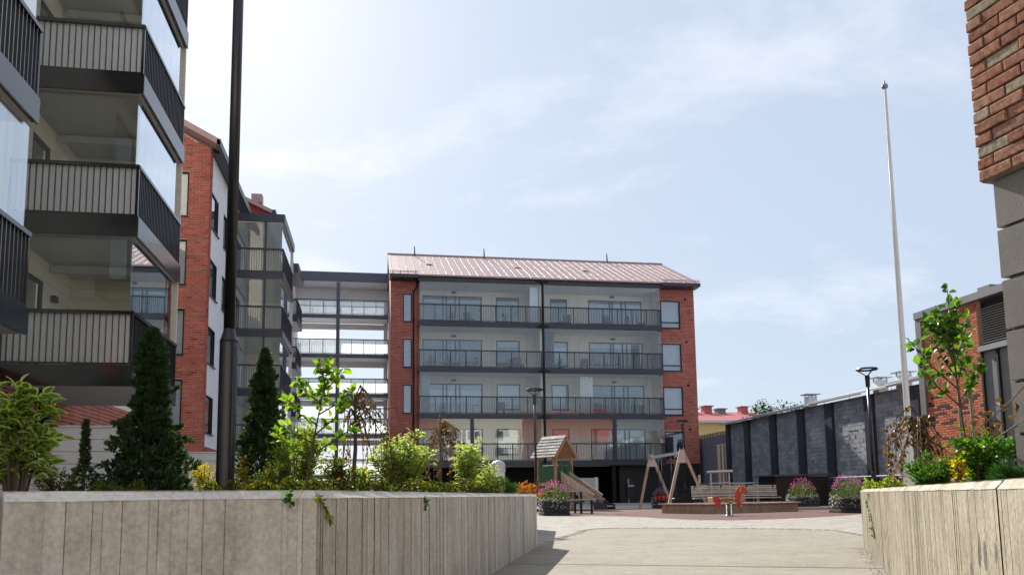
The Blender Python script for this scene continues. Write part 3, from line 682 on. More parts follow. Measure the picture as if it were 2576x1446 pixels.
s = MB(); s.box((-7.2, 41.25, 14.7), (-4.66, 46.4, 15.12)); obj('balcony_roof', s, M['anthracite'], wing)
u = MB(); u.box((-7.2, 41.35, 14.66), (-4.76, 46.3, 14.697)); obj('soffit', u, M['soffit'], wing)
for i, z in enumerate(CL):
    tower_balcony(wing, -7.2, -4.7, 41.3, 46.2, z, .34, 1.24, (CL[i-1]-.36) if i else 14.69, .12, 2, 6, False, 'glass_rail', 'glass_clear', post=-5.6, slabmat='anthracite')
b = MB(); b.box((-7.2, 46.2, 0), (-4.72, 46.4, 14.65)); obj('end_wall', b, M['cream_wall'], wing)
for z in (12.02, 9.02, 6.02, 3.02):
    sb = tower_balcony(lb, -6.05, -4.9, 51, 54.3, z, .34, 1.05, z+1.1, .12, 1, 4, False, 'glass_rail', 'glass_clear', slabmat='anthracite')
s = MB(); s.box((-6.05, 50.95, 14.8), (-4.85, 54.4, 15.38)); obj('balcony_roof', s, M['anthracite'], lb)

# ------------------------------------------------------------------ near left block with big glazed balconies
nl = thing('balcony_block', (-9, 16, 0), 'nearest left block with stacked dark-railed glazed balconies', 'building')
b = MB(); hol = []
for i in range(5):
    hol.append((18.7-3, 3.4+i*3.2+.02, 19.7-3, 3.4+i*3.2+2.25)); hol.append((9.4-3, 3.4+i*3.2+.02, 11.4-3, 3.4+i*3.2+2.25))
wall_rect(b, (-7.6, 3, 0), Y3, Z3, 25, 20, [(a, c, d, e) for a, c, d, e in hol if e < 20], X3, .1)
b.add([(-7.6,28,0),(-18,28,0),(-18,28,20),(-7.6,28,20)], [(0,1,2,3)]); b.add([(-7.6,3,0),(-18,3,0),(-18,3,20),(-7.6,3,20)], [(3,2,1,0)])
b.add([(-7.6,3,20),(-18,3,20),(-18,28,20),(-7.6,28,20)], [(0,1,2,3)])
obj('wall', b, M['cream_panel'], nl)
for a, c, d, e in hol:
    if e < 20: window(nl, (-7.6, 3+a, c), Y3, Z3, X3, d-a, e-c, .06, .08, back='room_grey')
b = MB()
for k in range(11):
    for i in range(5): b.box((-7.598, 17.7, 3.5+i*3.2+k*.27), (-7.594, 18.66, 3.508+i*3.2+k*.27)); b.box((-7.598, 19.76, 3.5+i*3.2+k*.27), (-7.594, 21.4, 3.508+i*3.2+k*.27))
obj('board_joint', b, M['wood_grey'], nl)
bricks(nl, 'brick', (-7.6, 14.5, 2.1), Y3, Z3, X3, 13.4, 1.25, [], .285, .085, .016, .014, M['brick_modern'], 40, (-7.6, 24, 2.5), bt, seed=8)
b = MB(); b.box((-7.59, 14, 0), (-7.55, 28, 2.1)); obj('plinth', b, M['cladding'], nl)
BL = [3.385, 6.59, 9.79, 13.0, 16.2]
for i, z in enumerate(BL):
    top = BL[i+1]-.44 if i < 4 else z+2.8
    if i < 4: 
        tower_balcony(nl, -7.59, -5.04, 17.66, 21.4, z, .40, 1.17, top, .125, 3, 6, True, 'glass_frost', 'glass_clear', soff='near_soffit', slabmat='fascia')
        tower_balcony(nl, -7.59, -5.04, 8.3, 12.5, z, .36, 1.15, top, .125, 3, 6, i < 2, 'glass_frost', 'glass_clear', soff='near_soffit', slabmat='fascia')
        s_ = MB(); s_.box((-7.5, 12.52, z-.38), (-5.05, 12.55, z+.02))
for yy0, yy1 in ((21.4, 21.45),):
    b = MB(); b.box((-7.6, yy0, 3.0), (-5.06, yy1, 19)); ew = obj('end_wall', b, M['cream_panel'], nl)
    b = MB()
    for i in range(5):
        for k in range(11): b.box((-7.55, yy0-.006, 3.5+i*3.2+k*.27), (-5.1, yy0-.001, 3.508+i*3.2+k*.27))
    obj('board_joint', b, M['wood_grey'], ew)
for i, z in enumerate(BL[:4]):
    b = MB(); b.tube((-5.75, 21.25, z+.02), (-5.75, 21.25, z+2.75), .05, n=10); obj('drain_pipe', b, M['white_render'], nl)
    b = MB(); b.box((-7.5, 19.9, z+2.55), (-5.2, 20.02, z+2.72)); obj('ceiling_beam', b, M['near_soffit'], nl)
    b = MB(); b.box((-7.57, 20.1, z+1.9), (-7.48, 20.3, z+2.05)); obj('wall_lamp', b, M['black_metal'], nl)
    b = MB(); b.bbox((-7.2+.3*i, 20.6, z+.02), (-6.4+.3*i, 21.2, z+.75), .03); obj('storage_chest', b, M[('wood_warm','white_board','cladding','wood_grey')[i]], nl)
b = MB(); b.box((-7.0, 18.2, 0), (-6.78, 18.42, 2.95)); obj('column', b, M['black_metal'], nl)
b = MB(); b.box((-6.9, 8.3, 0), (-6.68, 8.52, 3.0)); obj('column', b, M['black_metal'], nl)
b = MB(); b.box((-7.54, 23.2, 1.55), (-7.50, 25.2, 1.95)); obj('strip_window', b, M['black_metal'], nl)
b = MB(); b.box((-7.54, 25.6, 1.6), (-7.30, 25.95, 1.95)); obj('wall_lamp', b, M['black_metal'], nl)

# terrace screens of pale boards
def board_screen(x0, x1, y, h, n, label):
    t = thing('board_screen', ((x0+x1)/2, y, 0), label, 'fence')
    bh_ = h/n; me = MB(); me.bbox((-(x1-x0)/2, -.02, -bh_/2+.004), ((x1-x0)/2, .02, bh_/2-.004), .006); mm = me.mesh('board', M['white_board'])
    for k in range(n): inst('board', mm, ((x0+x1)/2, y, bh_*(k+.5)), t)
    for xx in (x0, x1-.08): b_ = MB(); b_.box((xx, y+.025, 0), (xx+.08, y+.1, h)); obj('post', b_, M['white_board'], t)
    c = MB(); c.box((x0-.01, y-.04, h), (x1+.01, y+.11, h+.03)); obj('coping', c, M['white_board'], t)
board_screen(-6.6, -3.75, 14.0, 1.78, 9, 'pale board screen under the lowest near balcony behind the dark conifers')
board_screen(-4.45, -1.9, 20.5, 1.72, 9, 'pale board screen at the foot of the brick gable behind the black pole')

# ------------------------------------------------------------------ right side: painted block wall with pilasters
BX = 22.0
bwl = thing('block_wall', (BX, 38, 0), 'long dark grey painted concrete block wall with black pilasters at the right', 'wall')
b = MB(); b.box((BX+.01, 29, 0), (BX+.4, 47.9, 4.95)); obj('backing', b, M['mortar_grey'], bwl)
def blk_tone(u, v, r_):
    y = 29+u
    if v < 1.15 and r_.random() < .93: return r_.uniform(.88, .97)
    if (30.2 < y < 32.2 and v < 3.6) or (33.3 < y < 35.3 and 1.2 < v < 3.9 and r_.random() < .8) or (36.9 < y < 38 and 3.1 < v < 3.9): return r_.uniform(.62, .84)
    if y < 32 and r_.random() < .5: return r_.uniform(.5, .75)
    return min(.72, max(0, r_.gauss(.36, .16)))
pil = [(29.6, .5), (32.75, .62), (36.0, .62), (38.7, .6), (41.7, .62), (44.9, .62), (47.5, .42)]
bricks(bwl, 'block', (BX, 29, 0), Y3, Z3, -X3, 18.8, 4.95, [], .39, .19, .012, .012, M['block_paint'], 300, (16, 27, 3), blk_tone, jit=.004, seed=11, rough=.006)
r2 = random.Random(5); mb = MB()
for k in range(330):     # squeezed-out mortar crumbs along the joints
    j = r2.randint(2, 24); y = 29+r2.uniform(.1, 18.6); l = r2.uniform(.06, .26) if r2.random() < .7 else .03
    if r2.random() < .78: mb.obox((BX-.02, y, j*.202), (.012,0,0), (0,l/2,0), (0,0,r2.uniform(.006,.012)), .9)
    else: mb.obox((BX-.02, y, j*.202+.1), (.010,0,0), (0,.008,0), (0,0,.09), .9)
obj('mortar_crumbs', mb, M['mortar_grey'], bwl, kind='stuff')
for yc, w_ in pil:
    b = MB(); b.box((BX-.16, yc-w_/2, 0), (BX+.012, yc+w_/2, 4.92)); obj('pilaster', b, M['anthracite'], bwl)
for y0, y1, z in ((28.8, 31.0, 5.12), (31.0, 37.2, 5.0), (37.2, 43.4, 4.94), (43.4, 48, 4.9)):
    b = MB(); b.prism([(BX-.42, y0, z), (BX-.42, y0, z+.09), (BX+2.5, y0, z+.75), (BX+2.5, y0, z+.6)], (0, y1-y0+.05, 0)); obj('roof_sheet', b, M['roof_trim'], bwl)
for px_, d_ in ((2216, 34.5), (2040, 44), (2276, 31)):
    p = at(px_, 990 if px_ > 2100 else 1020, 'x', BX+1.2); y = p.y
    v = thing('roof_vent', (BX+1.2, y, 5.3), {2216:'square white roof vent with flat cap left of the flagpole top edge of wall',2040:'small white roof vent with flat cap farthest along the block wall',2276:'white roof vent with flat cap just behind the flagpole'}[px_], 'vent', 'vents along the block wall roof')
    b = MB(); b.box((BX+.95, y-.22, 5.1), (BX+1.45, y+.22, 5.72)); obj('body', b, M['white_render'], v)
    b = MB(); b.box((BX+.8, y-.38, 5.82), (BX+1.6, y+.38, 5.86)); obj('cap', b, M['galvanised'], v)
    for a in (-.2, .2):
        for c in (-.2, .2): b = MB(); b.box((BX+1.2+a-.02, y+c-.02, 5.7), (BX+1.2+a+.02, y+c+.02, 5.82)); obj('cap_leg', b, M['galvanised'], v)

# grey-blue shed wall closing the gap beside the far block
sh = thing('shed', (23.2, 52, 0), 'grey-blue shed wall with spiked top between far block and block wall', 'shed')
b = MB(); b.box((22.62, 48.0, 0), (24.5, 57, 4.45)); obj('wall', b, M['bluegrey_wall'], sh)
for k in range(26):
    b = MB(); y = 48.1+k*.27; b.prism([(22.66, y, 4.45), (22.70, y, 4.45), (22.70, y, 4.72), (22.66, y, 4.68)], (0, .1, 0)); obj('spike', b, M['black_metal'], sh)
b = MB(); b.box((22.60, 49.5, .1), (22.616, 51.0, 3.85)); dr = obj('door', b, M['white_board'], sh)
for y in (49.55, 50.1, 50.75):
    c = MB(); c.box((22.55, y, .1), (22.599, y+.16, 3.8)); obj('plank', c, M['wood_warm'], dr)

# yellow house with red roof behind
yh = thing('house', (42, 84, 0), 'yellow rendered house with red tin roof far behind the block wall', 'house')
b = MB(); b.box((28, 78, 0), (62, 92, 8.0)); obj('wall', b, M['yellow_render'], yh)
b = MB(); b.prism([(27.5, 77.6, 7.9), (27.5, 77.6, 8.06), (27.5, 85, 9.75), (27.5, 92.5, 8.06), (27.5, 92.5, 7.9)], (35, 0, 0)); yr = obj('roof', b, M['red_roof'], yh)
b = MB(); b.box((27.4, 77.45, 7.86), (62.6, 77.62, 8.1)); obj('gutter', b, M['roof_trim'], yr)
for x, w_, h_ in ((36.3, .9, .45), (40.6, .8, .4), (34.6, 1.0, .12), (37.9, .9, .15)):
    b = MB(); b.box((x-w_/2, 83.5, 9.2), (x+w_/2, 84.5, 9.75+h_)); b.box((x-w_/2-.15, 83.35, 9.75+h_), (x+w_/2+.15, 84.65, 9.87+h_)); obj('chimney', b, M['red_roof'] if h_ > .3 else M['cladding'], yr)

# orange brick plant building with louvre
ob = thing('brick_plant_house', (20, 20, 0), 'orange brick building with dark metal trim, louvre and grey cladding behind the sapling', 'building')
OX = 17.6
b = MB(); b.box((OX+.012, 20.75, .6), (OX+.3, 23.2, 6.17)); b.box((OX+.3, 12.5, 0), (26, 23.15, 6.17)); obj('backing', b, M['mortar_red'], ob)
def or_tone(u, v, r_):
    if 2.05 < v < 3.0 and r_.random() < .22: return r_.uniform(0, .1)
    if r_.random() < .03: return r_.uniform(0, .1)
    return min(1, max(.15, r_.gauss(.58, .2)))
bricks(ob, 'brick', (OX, 20.75, .6), Y3, Z3, -X3, 2.45, 5.56, [], .25, .064, .014, .014, M['brick_orange'], 300, (12, 20, 2.8), or_tone, jit=.003, seed=21)
b = MB(); b.box((OX-.08, 23.16, 3.0), (OX+.2, 23.42, 6.4)); obj('corner_trim', b, M['cladding'], ob)
b = MB(); b.box((OX-.12, 12.5, 6.18), (26, 23.42, 6.40)); obj('parapet', b, M['cladding'], ob)
b = MB(); b.box((OX+.2, 20.4, 6.425), (OX+.6, 20.9, 6.60)); obj('roof_cap', b, M['cladding'], ob)
for k in range(15):
    y = 20.72-.0; b = MB(); z = 4.88+k*.072; b.obox((OX+.05, 19.2, z), (.05,0,.022), (0,1.45,0), (-.004,0,.008)); obj('louvre_slat', b, M['louvre'], ob)
b = MB(); b.box((OX+.12, 17.5, 4.7), (OX+.2, 20.72, 6.1)); obj('louvre_back', b, M['black_metal'], ob)
b = MB(); b.box((OX-.1, 17.4, 4.62), (OX+.1, 20.73, 4.78)); obj('sill_trim', b, M['galvanised'], ob)
for k in range(6):
    y1 = 20.7-k*.62; b = MB(); b.box((OX+.02, y1-.56, .6), (OX+.09, y1-.04, 4.6)); obj('cladding_panel', b, M['cladding'], ob)
    b = MB(); b.box((OX-.05, y1-.05, .6), (OX+.1, y1+.02, 4.6)); obj('cover_strip', b, M['black_metal'], ob)

# near right building: old brick over grey plinth blocks
nr = thing('brick_corner_building', (5, 4, 0), 'near building corner of weathered brick above a grey block plinth at the right edge', 'building')
C0 = Vector((4.36, 5.0, 0)); DW = Vector((.122, -.9925, 0)); NW = Vector((-.9925, -.122, 0))
b = MB(); zb = 2.80
q = [C0-NW*.016+Z3*0 for _ in range(1)][0]
def slab(mb, u0, u1, z0, z1, d0, d1):
    mb.obox(C0+DW*(u0+u1)/2+Z3*(z0+z1)/2+NW*(d0+d1)/2, DW*(u1-u0)/2, NW*(d1-d0)/2, Z3*(z1-z0)/2)
slab(b, 0.01, 9, zb, 9, -4, -.001); obj('brick_backing', b, M['mortar_grey'], nr)
ot = lambda u, v, r_: r_.uniform(0, .12) if r_.random() < .14 else min(1, max(.17, r_.gauss(.55, .2)))
bricks(nr, 'brick', C0+Z3*zb, DW, Z3, NW, 4.2, 5.6, [], .258, .073, .016, .022, M['brick_old'], 300, (2, 2, 1.5), ot, jit=.004, seed=31, rough=.003)
for j in range(8):
    z1 = zb-.005-j*.37; z0 = z1-.345; b = MB()
    if z0 < -.2: break
    for k in range(5):
        u0 = .06+k*1.1-(.5 if j % 2 else 0); u0c = max(u0, .06); b = MB()
        slab(b, u0c, u0+1.085, z0, z1, -.6, -.05+rnd.uniform(-.003, .003)); obj('plinth_block', b, M['plinth_grey'], nr)
b = MB(); slab(b, .10, 9, -.1, zb-.01, -4, -.085); obj('plinth_core', b, M['mortar_grey'], nr)

# block behind the camera that the glazing reflects
op = thing('opposite_block', (8, -32, 0), 'cream and brick block behind the viewer, seen mirrored in the far balcony glass', 'building')
b = MB(); b.box((-14, -34, 0), (2, -24, 13.5)); b.box((10, -34, 0), (24, -26, 14)); obj('cream_wall', b, M['cream_wall'], op)
b = MB(); b.box((2.02, -34, 0), (9.98, -25, 13)); b.box((24.02, -34, 0), (40, -25, 15)); obj('brick_wall', b, M['brick_modern'], op)
for z in (1.2, 4.2, 7.2, 10.2):
    for x in (-12, -8, -4, 11.5, 15.5, 19.5):
        b = MB(); y = -24 if x < 2 else -26; b.box((x, y-.02, z), (x+2.0, y+.03, z+1.5)); obj('window', b, M['glass_rail'] if False else M['dark_room'], op)

# ------------------------------------------------------------------ planter walls of board-marked concrete
def planter_wall(name, nodes, label, h=.60, thick=.22, side=1, mat='board_concrete', relief=.0035):
    """nodes: polyline of 2d points; visible face on the right-hand side of travel when side=1"""
    t = thing(name, (*nodes[len(nodes)//2], 0), label, 'wall')
    r_ = random.Random(len(label)); 
    for (p, q) in zip(nodes[:-1], nodes[1:]):
        p, q = Vector((*p, 0)), Vector((*q, 0)); d = q-p; L = d.length; d.normalize(); n = Vector((d.y, -d.x, 0))*side
        mb = MB(); u = .012; ch = .022
        zt_ = h-ch-.004
        while u < L-.012:
            w_ = r_.choice((.018,.025,.035,.05,.065)); u1 = min(u+w_, L-.012); off = r_.uniform(-relief, .0); tn = min(.85, max(.32, r_.gauss(.56, .10 if relief > .002 else .07)))
            if L-.012-u1 < .01: u1 = L-.012
            gw = min(r_.choice((.0010,.0014,.0022)), w_*.25) if r_.random() < (.62 if relief > .002 else .34) else 0; gt = r_.choice((.05,.16,.24,.3)) if relief > .002 else r_.choice((.12,.25,.3))
            a, c = p+d*(u+gw), p+d*u1
            F = [a+n*off-Z3*.05, c+n*off-Z3*.05, c+n*off+Z3*zt_, a+n*off+Z3*zt_]
            mb.add(F, [(0,1,2,3)], tn); mb.add([F[3], F[2], c-n*.006+Z3*zt_, a-n*.006+Z3*zt_], [(0,1,2,3)], tn)
            mb.add([F[0], F[3], a-n*.006-d*gw+Z3*zt_, a-n*.006-d*gw-Z3*.05], [(0,1,2,3)], gt if gw else tn)
            u = u1
        a, c = p+d*.012, p+d*(L-.012); nseg = max(2, int(L/.12)); rim_ = []
        for k in range(nseg+1):
            q_ = a.lerp(c, k/nseg); j_ = r_.uniform(-.0025, .0025); rim_.append((q_+n*.0015+Z3*(zt_-.0006+j_*.5), q_-n*(ch+j_)+Z3*h))
        for k in range(nseg): mb.add([rim_[k][0], rim_[k+1][0], rim_[k+1][1], rim_[k][1]], [(0,1,2,3)], r_.uniform(.78, .92))  # chamfer coloured paler than the face, as if catching sky light
        # body: top, back and ends
        a, c = p+d*.012, p+d*(L-.012)
        B = [a-n*.006-Z3*.05, c-n*.006-Z3*.05, c-n*.006+Z3*(h-ch-.001), a-n*.006+Z3*(h-ch-.001), a-n*(ch-.003)+Z3*(h-.0006), c-n*(ch-.003)+Z3*(h-.0006), a-n*thick+Z3*h, c-n*thick+Z3*h, a-n*thick-Z3*.05, c-n*thick-Z3*.05]
        mb.add(B, [(0,1,2,3),(4,5,7,6),(6,7,9,8),(0,3,4,6,8),(1,9,7,5,2)], .55)
        obj('panel', mb, M[mat], t)
        jb = MB(); jb.obox(q-n*.05+Z3*(h/2-.03), d*.013, n*.03, Z3*(h/2)); obj('joint_strip', jb, M['cement_box'], t)
    return t
WL = [(1.84, 9.14), (1.144, 6.91), (-.174, 2.69), (-.919, 2.186), (-3.4, .5)]
planter_wall('planter_wall', WL, 'long left planter wall of grey board-marked concrete in shade', .60, .22, side=-1)
# return leg at the far end of the left bed
planter_wall('planter_wall', [(1.70, 9.3), (2.72, 13.6)], 'short return leg of the left planter wall behind its far corner', .58, .2, side=1)
RD = Vector((1.45, 2.512)).normalized()
rw0 = Vector((4.96, 7.66)); j1 = rw0-RD*.75; 
def on_right(px): # point of the right wall line seen at this column
    d = ray(px, 1300); t_ = 0
    # intersect in plan
    a = Vector((d.x, d.y)); M_ = a.x*(-RD.y)-(-RD.x)*a.y
    s_ = (rw0.x*(-RD.y)-(-RD.x)*rw0.y)/M_
    return (a*s_)
ja = on_right(2215); jb_ = on_right(2512)
planter_wall('planter_wall', [tuple(rw0), tuple(ja), tuple(jb_), tuple(on_right(2576)-RD*1.6)], 'sunlit right planter wall of beige board-marked concrete', .60, .22, side=1, mat='board_concrete_beige', relief=.0019)
planter_wall('planter_wall', [tuple(rw0+Vector((.2,-.02))), (7.8, 6.2)], 'far return leg of the sunlit right planter wall', .58, .2, side=-1)
# soil of the beds
b = MB(); b.prism([(p[0]-.12, p[1]-.05, .0) for p in WL]+[(-7.4, .5, 0), (-7.4, 13.6, 0), (2.6, 13.6, 0), (1.60, 9.3, 0)], (0, 0, .52)); structure('left_bed_soil', b, M['soil'])
e_ = on_right(2576)-RD*1.6
b = MB(); b.prism([(rw0.x+.16, rw0.y-.1, 0), (e_.x+.2, e_.y-.1, 0), (4.6, -.5, 0), (4.36, 5.2, 0), (8.2, 5.4, 0), (7.8, 6.1, 0)], (0, 0, .52)); structure('right_bed_soil', b, M['soil'])

r_ = random.Random(77); gm = MB()
def pebble(x, y, sz): 
    h_ = sz*r_.uniform(.4, .8); a = r_.uniform(0, 3.14); c_, s_ = math.cos(a)*sz, math.sin(a)*sz
    gm.add([(x+c_, y+s_, .006), (x-s_*.8, y+c_*.8, .006), (x-c_, y-s_, .006), (x+s_*.8, y-c_*.8, .006), (x+r_.uniform(-.2,.2)*sz, y+r_.uniform(-.2,.2)*sz, .006+h_)], [(0,1,4),(1,2,4),(2,3,4),(3,0,4)], r_.random())
for a, c, sd_, n_ in ((WL[0], WL[1], 1, 420), (WL[1], WL[2], 1, 420), (tuple(rw0), tuple(jb_), -1, 900)):
    a, c = Vector(a), Vector(c); e = (c-a).normalized(); nn = Vector((e.y, -e.x))*(-sd_)
    for k in range(n_): q = a.lerp(c, r_.random())+nn*abs(r_.gauss(0, .05)); pebble(q.x, q.y, r_.uniform(.002, .009))
for k in range(500): y = r_.uniform(4.5, 12); x = r_.uniform(.3*y-.6, .58*y+.5); pebble(x, y, r_.uniform(.002, .006))
obj('gravel', gm, M['paver'], label='loose grit and small stones on the concrete path', kind='stuff')

# ------------------------------------------------------------------ lamps and poles
bp = zc_(566, 1215, 8.0); BP = Vector((bp.x, bp.y, .5))
t = thing('lamp_mast', BP, 'tall black lamp mast with thicker lower sleeve standing in the left bed', 'lamp post')
prof = [(.095,0),(.095,.06),(.089,.07),(.089,1.62),(.086,1.68),(.058,1.78),(.056,1.80)]
b = MB(); b.lathe(BP, prof, 28); obj('sleeve', b, M['pole_paint'], t, smooth=False)
b = MB(); b.lathe(BP+Z3*1.8, [(.056,0),(.050,6.5)], 28); obj('shaft', b, M['pole_paint'], t, smooth=True)
b = MB(); b.lathe(BP+Z3*1.66, [(.0905,0),(.0905,.02)], 28); obj('collar', b, M['black_metal'], t)
b = MB(); b.beam(BP+Z3*8.25, BP+Z3*8.3+Vector((.5,-.2,0)), .08, .08); obj('arm', b, M['pole_paint'], t)
b = MB(); b.bbox(tuple(BP+Vector((.35,-.32,7.72))), tuple(BP+Vector((.85,-.05,7.84))), .02); obj('lamp_head', b, M['pole_paint'], t)
def ring_lamp(base, h, label):
    t = thing('ring_lamp_post', base, label, 'lamp post', 'ring lamps around the playground')
    base = Vector(base)
    b = MB(); b.lathe(base, [(.07,0),(.07,1.15),(.055,1.2)], 14); obj('sleeve', b, M['pole_paint'], t)
    b = MB(); b.lathe(base+Z3*1.2, [(.048,0),(.042,h-1.75)], 12); obj('pole', b, M['pole_paint'], t, smooth=True)
    b = MB(); b.lathe(base+Z3*(h-.55), [(.062,0),(.075,.33),(.06,.36)], 14); obj('neck', b, M['pole_paint'], t)
    b = MB(); top = base+Z3*h
    for k in range(3):
        a = k*2.094+.5; b.tube(base+Z3*(h-.2)+Vector((math.cos(a)*.04, math.sin(a)*.04, 0)), top+Vector((math.cos(a)*.28, math.sin(a)*.28, -.03)), .016, .016, 6)
    obj('spokes', b, M['pole_paint'], t, kind='stuff')
    b = MB(); n = 28; vs_ = []; 
    for i in range(n):
        a = 2*math.pi*i/n
        for r_, z in ((.23,-.02),(.23,.02),(.31,.03),(.33,.0),(.31,-.03)): vs_.append(top+Vector((math.cos(a)*r_, math.sin(a)*r_, z)))
    b.add(vs_, [(i*5+j, ((i+1)%n)*5+j, ((i+1)%n)*5+(j+1)%5, i*5+(j+1)%5) for i in range(n) for j in range(5)]); obj('ring_head', b, M['pole_paint'], t)
ring_lamp((5.83, 29.1, 0), 4.52, 'thin black ring-headed lamp post beside the play tower')
ring_lamp((15.06, 22.5, 0), 4.36, 'black ring-headed lamp post standing before the block wall')
ring_lamp((16.0, 40.2, 0), 4.44, 'farthest ring-headed lamp post at the right corner of the far block')
fp = Vector((11.45, 15.75, .0))
t = thing('flagpole', fp, 'tall bare white flagpole tapering to a small knob', 'flagpole')
b = MB(); b.lathe(fp, [(.070,0),(.066,2),(.050,6),(.032,9.72)], 20); obj('shaft', b, M['white_pole'], t, smooth=True)
b = MB(); b.lathe(fp+Z3*9.72, [(.03,0),(.06,.02),(.075,.06),(.06,.10),(.02,.13),(.012,.2)], 12); obj('knob', b, M['steel'], t)
b = MB(); b.tube(fp+Vector((-.09,-.02,1.0)), fp+Vector((-.055,-.02,9.7)), .006, n=5); obj('halyard', b, M['white_pole'], t)

# ------------------------------------------------------------------ playground
# play tower with shingle roof, green panels and slide
ang = math.atan2(-.816, .578)
send = at(1545, 1281, 'z', 0)
xd = Vector((math.cos(ang), math.sin(ang), 0)); yd = Vector((-math.sin(ang), math.cos(ang), 0))
TC = at(1400, 1282, 'y', 31.4); TC = Vector((TC.x, TC.y, 0)) + yd*.48 - xd*.48
tw = thing('play_tower', TC, 'wooden play tower with grey shingle roof, green panels and long slide', 'play tower', local=True, rz=ang)
S = .48
for x in (-S, S):
    for y in (-S, S):
        b = MB(); b.bbox((x-.05, y-.05, 0), (x+.05, y+.05, 2.15), .012); obj('post', b, M['wood_warm'], tw)
b = MB(); b.box((-S+.05, -S+.05, 1.08), (S-.05, S-.05, 1.14)); obj('deck', b, M['wood_grey'], tw)
for y in (-S, S): b = MB(); b.box((-S+.05, y-.025, .98), (S-.05, y+.025, 1.12)); obj('deck_beam', b, M['wood_warm'], tw)
for x in (-S, S): b = MB(); b.box((x-.025, -S+.05, .98), (x+.025, S-.05, 1.12)); obj('deck_beam', b, M['wood_warm'], tw)
b = MB(); b.bbox((-S+.06, -S-.062, 1.16), (S-.06, -S-.045, 1.80), .005); obj('green_panel', b, M['green_panel'], tw)
b = MB(); b.bbox((-S+.06, S+.045, 1.16), (S-.06, S+.062, 1.80), .005); obj('green_panel', b, M['green_panel'], tw)
def plate(poly, y, th, mat, name): b = MB(); b.prism([(p[0], y, p[1]) for p in poly], (0, th, 0)); return obj(name, b, mat, tw)
for y0 in (-S+.05, S-.37):     # green entry wings around the slide mouth
    b = MB(); pl = [(S+.051, y0, .82), (S+.051, y0+.32, 1.05), (S+.051, y0+.32, 1.85), (S+.051, y0+.18, 1.92), (S+.051, y0, 1.80)] if y0 < 0 else [(S+.051, y0, 1.05), (S+.051, y0+.32, .9), (S+.051, y0+.32, 1.75), (S+.051, y0+.2, 1.92), (S+.051, y0, 1.85)]
    b.prism(pl, (.02, 0, 0)); obj('green_wing', b, M['green_panel'], tw)
b = MB(); b.tube((S+.06, -.2, 1.78), (S+.06, .2, 1.78), .02, n=8); obj('grab_bar', b, M['steel'], tw)
# gable roof, ridge along local x
ez, pz, ov, xo = 2.12, 3.0, .72, .66
for sgn in (-1, 1):
    sd_ = Vector((0, -sgn*ov, pz-ez)); L_ = sd_.length; sd_.normalize(); nn = Vector((0, sgn*(pz-ez), ov)).normalized()
    for k in range(7):
        m_ = L_/7; 
        for q_ in range(5):
            w5 = 2*xo/5; c = Vector((-xo+w5*(q_+.5), sgn*ov, ez)) + sd_*(m_*(k+.5)) + nn*(.018)
            tilt = (sd_*m_*.58) - nn*.012
            b = MB(); b.obox(c, X3*(w5/2-.004), tilt, nn*.008, rnd.random()); obj('shingle', b, M['shingle'], tw)
    b = MB(); b.obox(Vector((0, sgn*ov/2, (ez+pz)/2))-nn*.01, X3*(xo-.02), sd_*L_/2, nn*.012); obj('roof_board', b, M['wood_warm'], tw)
    for x in (-xo+.02, xo-.02):
        b = MB(); b.obox(Vector((x, sgn*ov/2, (ez+pz)/2))-nn*.06, X3*.02, sd_*(L_/2), nn*.05); obj('barge_board', b, M['wood_warm'], tw)
# slide
pz0 = 1.30; sx0, sx1 = S+.05, S+2.35
prof = [(sx0, pz0), (sx0+.25, pz0-.04), (sx1-.75, .42), (sx1-.45, .22), (sx1, .17)]
b = MB()
for (xa, za), (xb, zb_) in zip(prof[:-1], prof[1:]):
    b.prism([(xa, -.22, za), (xb, -.22, zb_), (xb, -.22, zb_-.03), (xa, -.22, za-.03)], (0, .44, 0))
obj('slide_bed', b, M['steel'], tw)
for sgn in (-1, 1):
    for k, (o1, o2) in enumerate(((.20, .10), (.02, -.08), (-.16, -.26))):
        b = MB(); y = sgn*.25
        p, q = Vector((sx0-.02, y, pz0+o1)), Vector((sx1-.62+.1*k, y, .42+o1-.06))
        if k == 2: q = Vector((sx1-.75, y, .30))
        b.beam(p, q, .045, .14, rnd.random()); obj('slide_side_plank', b, M['wood_weathered'], tw)
    b = MB(); b.prism([(sx1-.62, sgn*.24, .05), (sx1+.02, sgn*.24, .05), (sx1+.02, sgn*.24, .24), (sx1-.3, sgn*.24, .30), (sx1-.75, sgn*.24, .62)], (0, sgn*.02, 0)); obj('slide_end_cheek', b, M['anthracite'], tw)

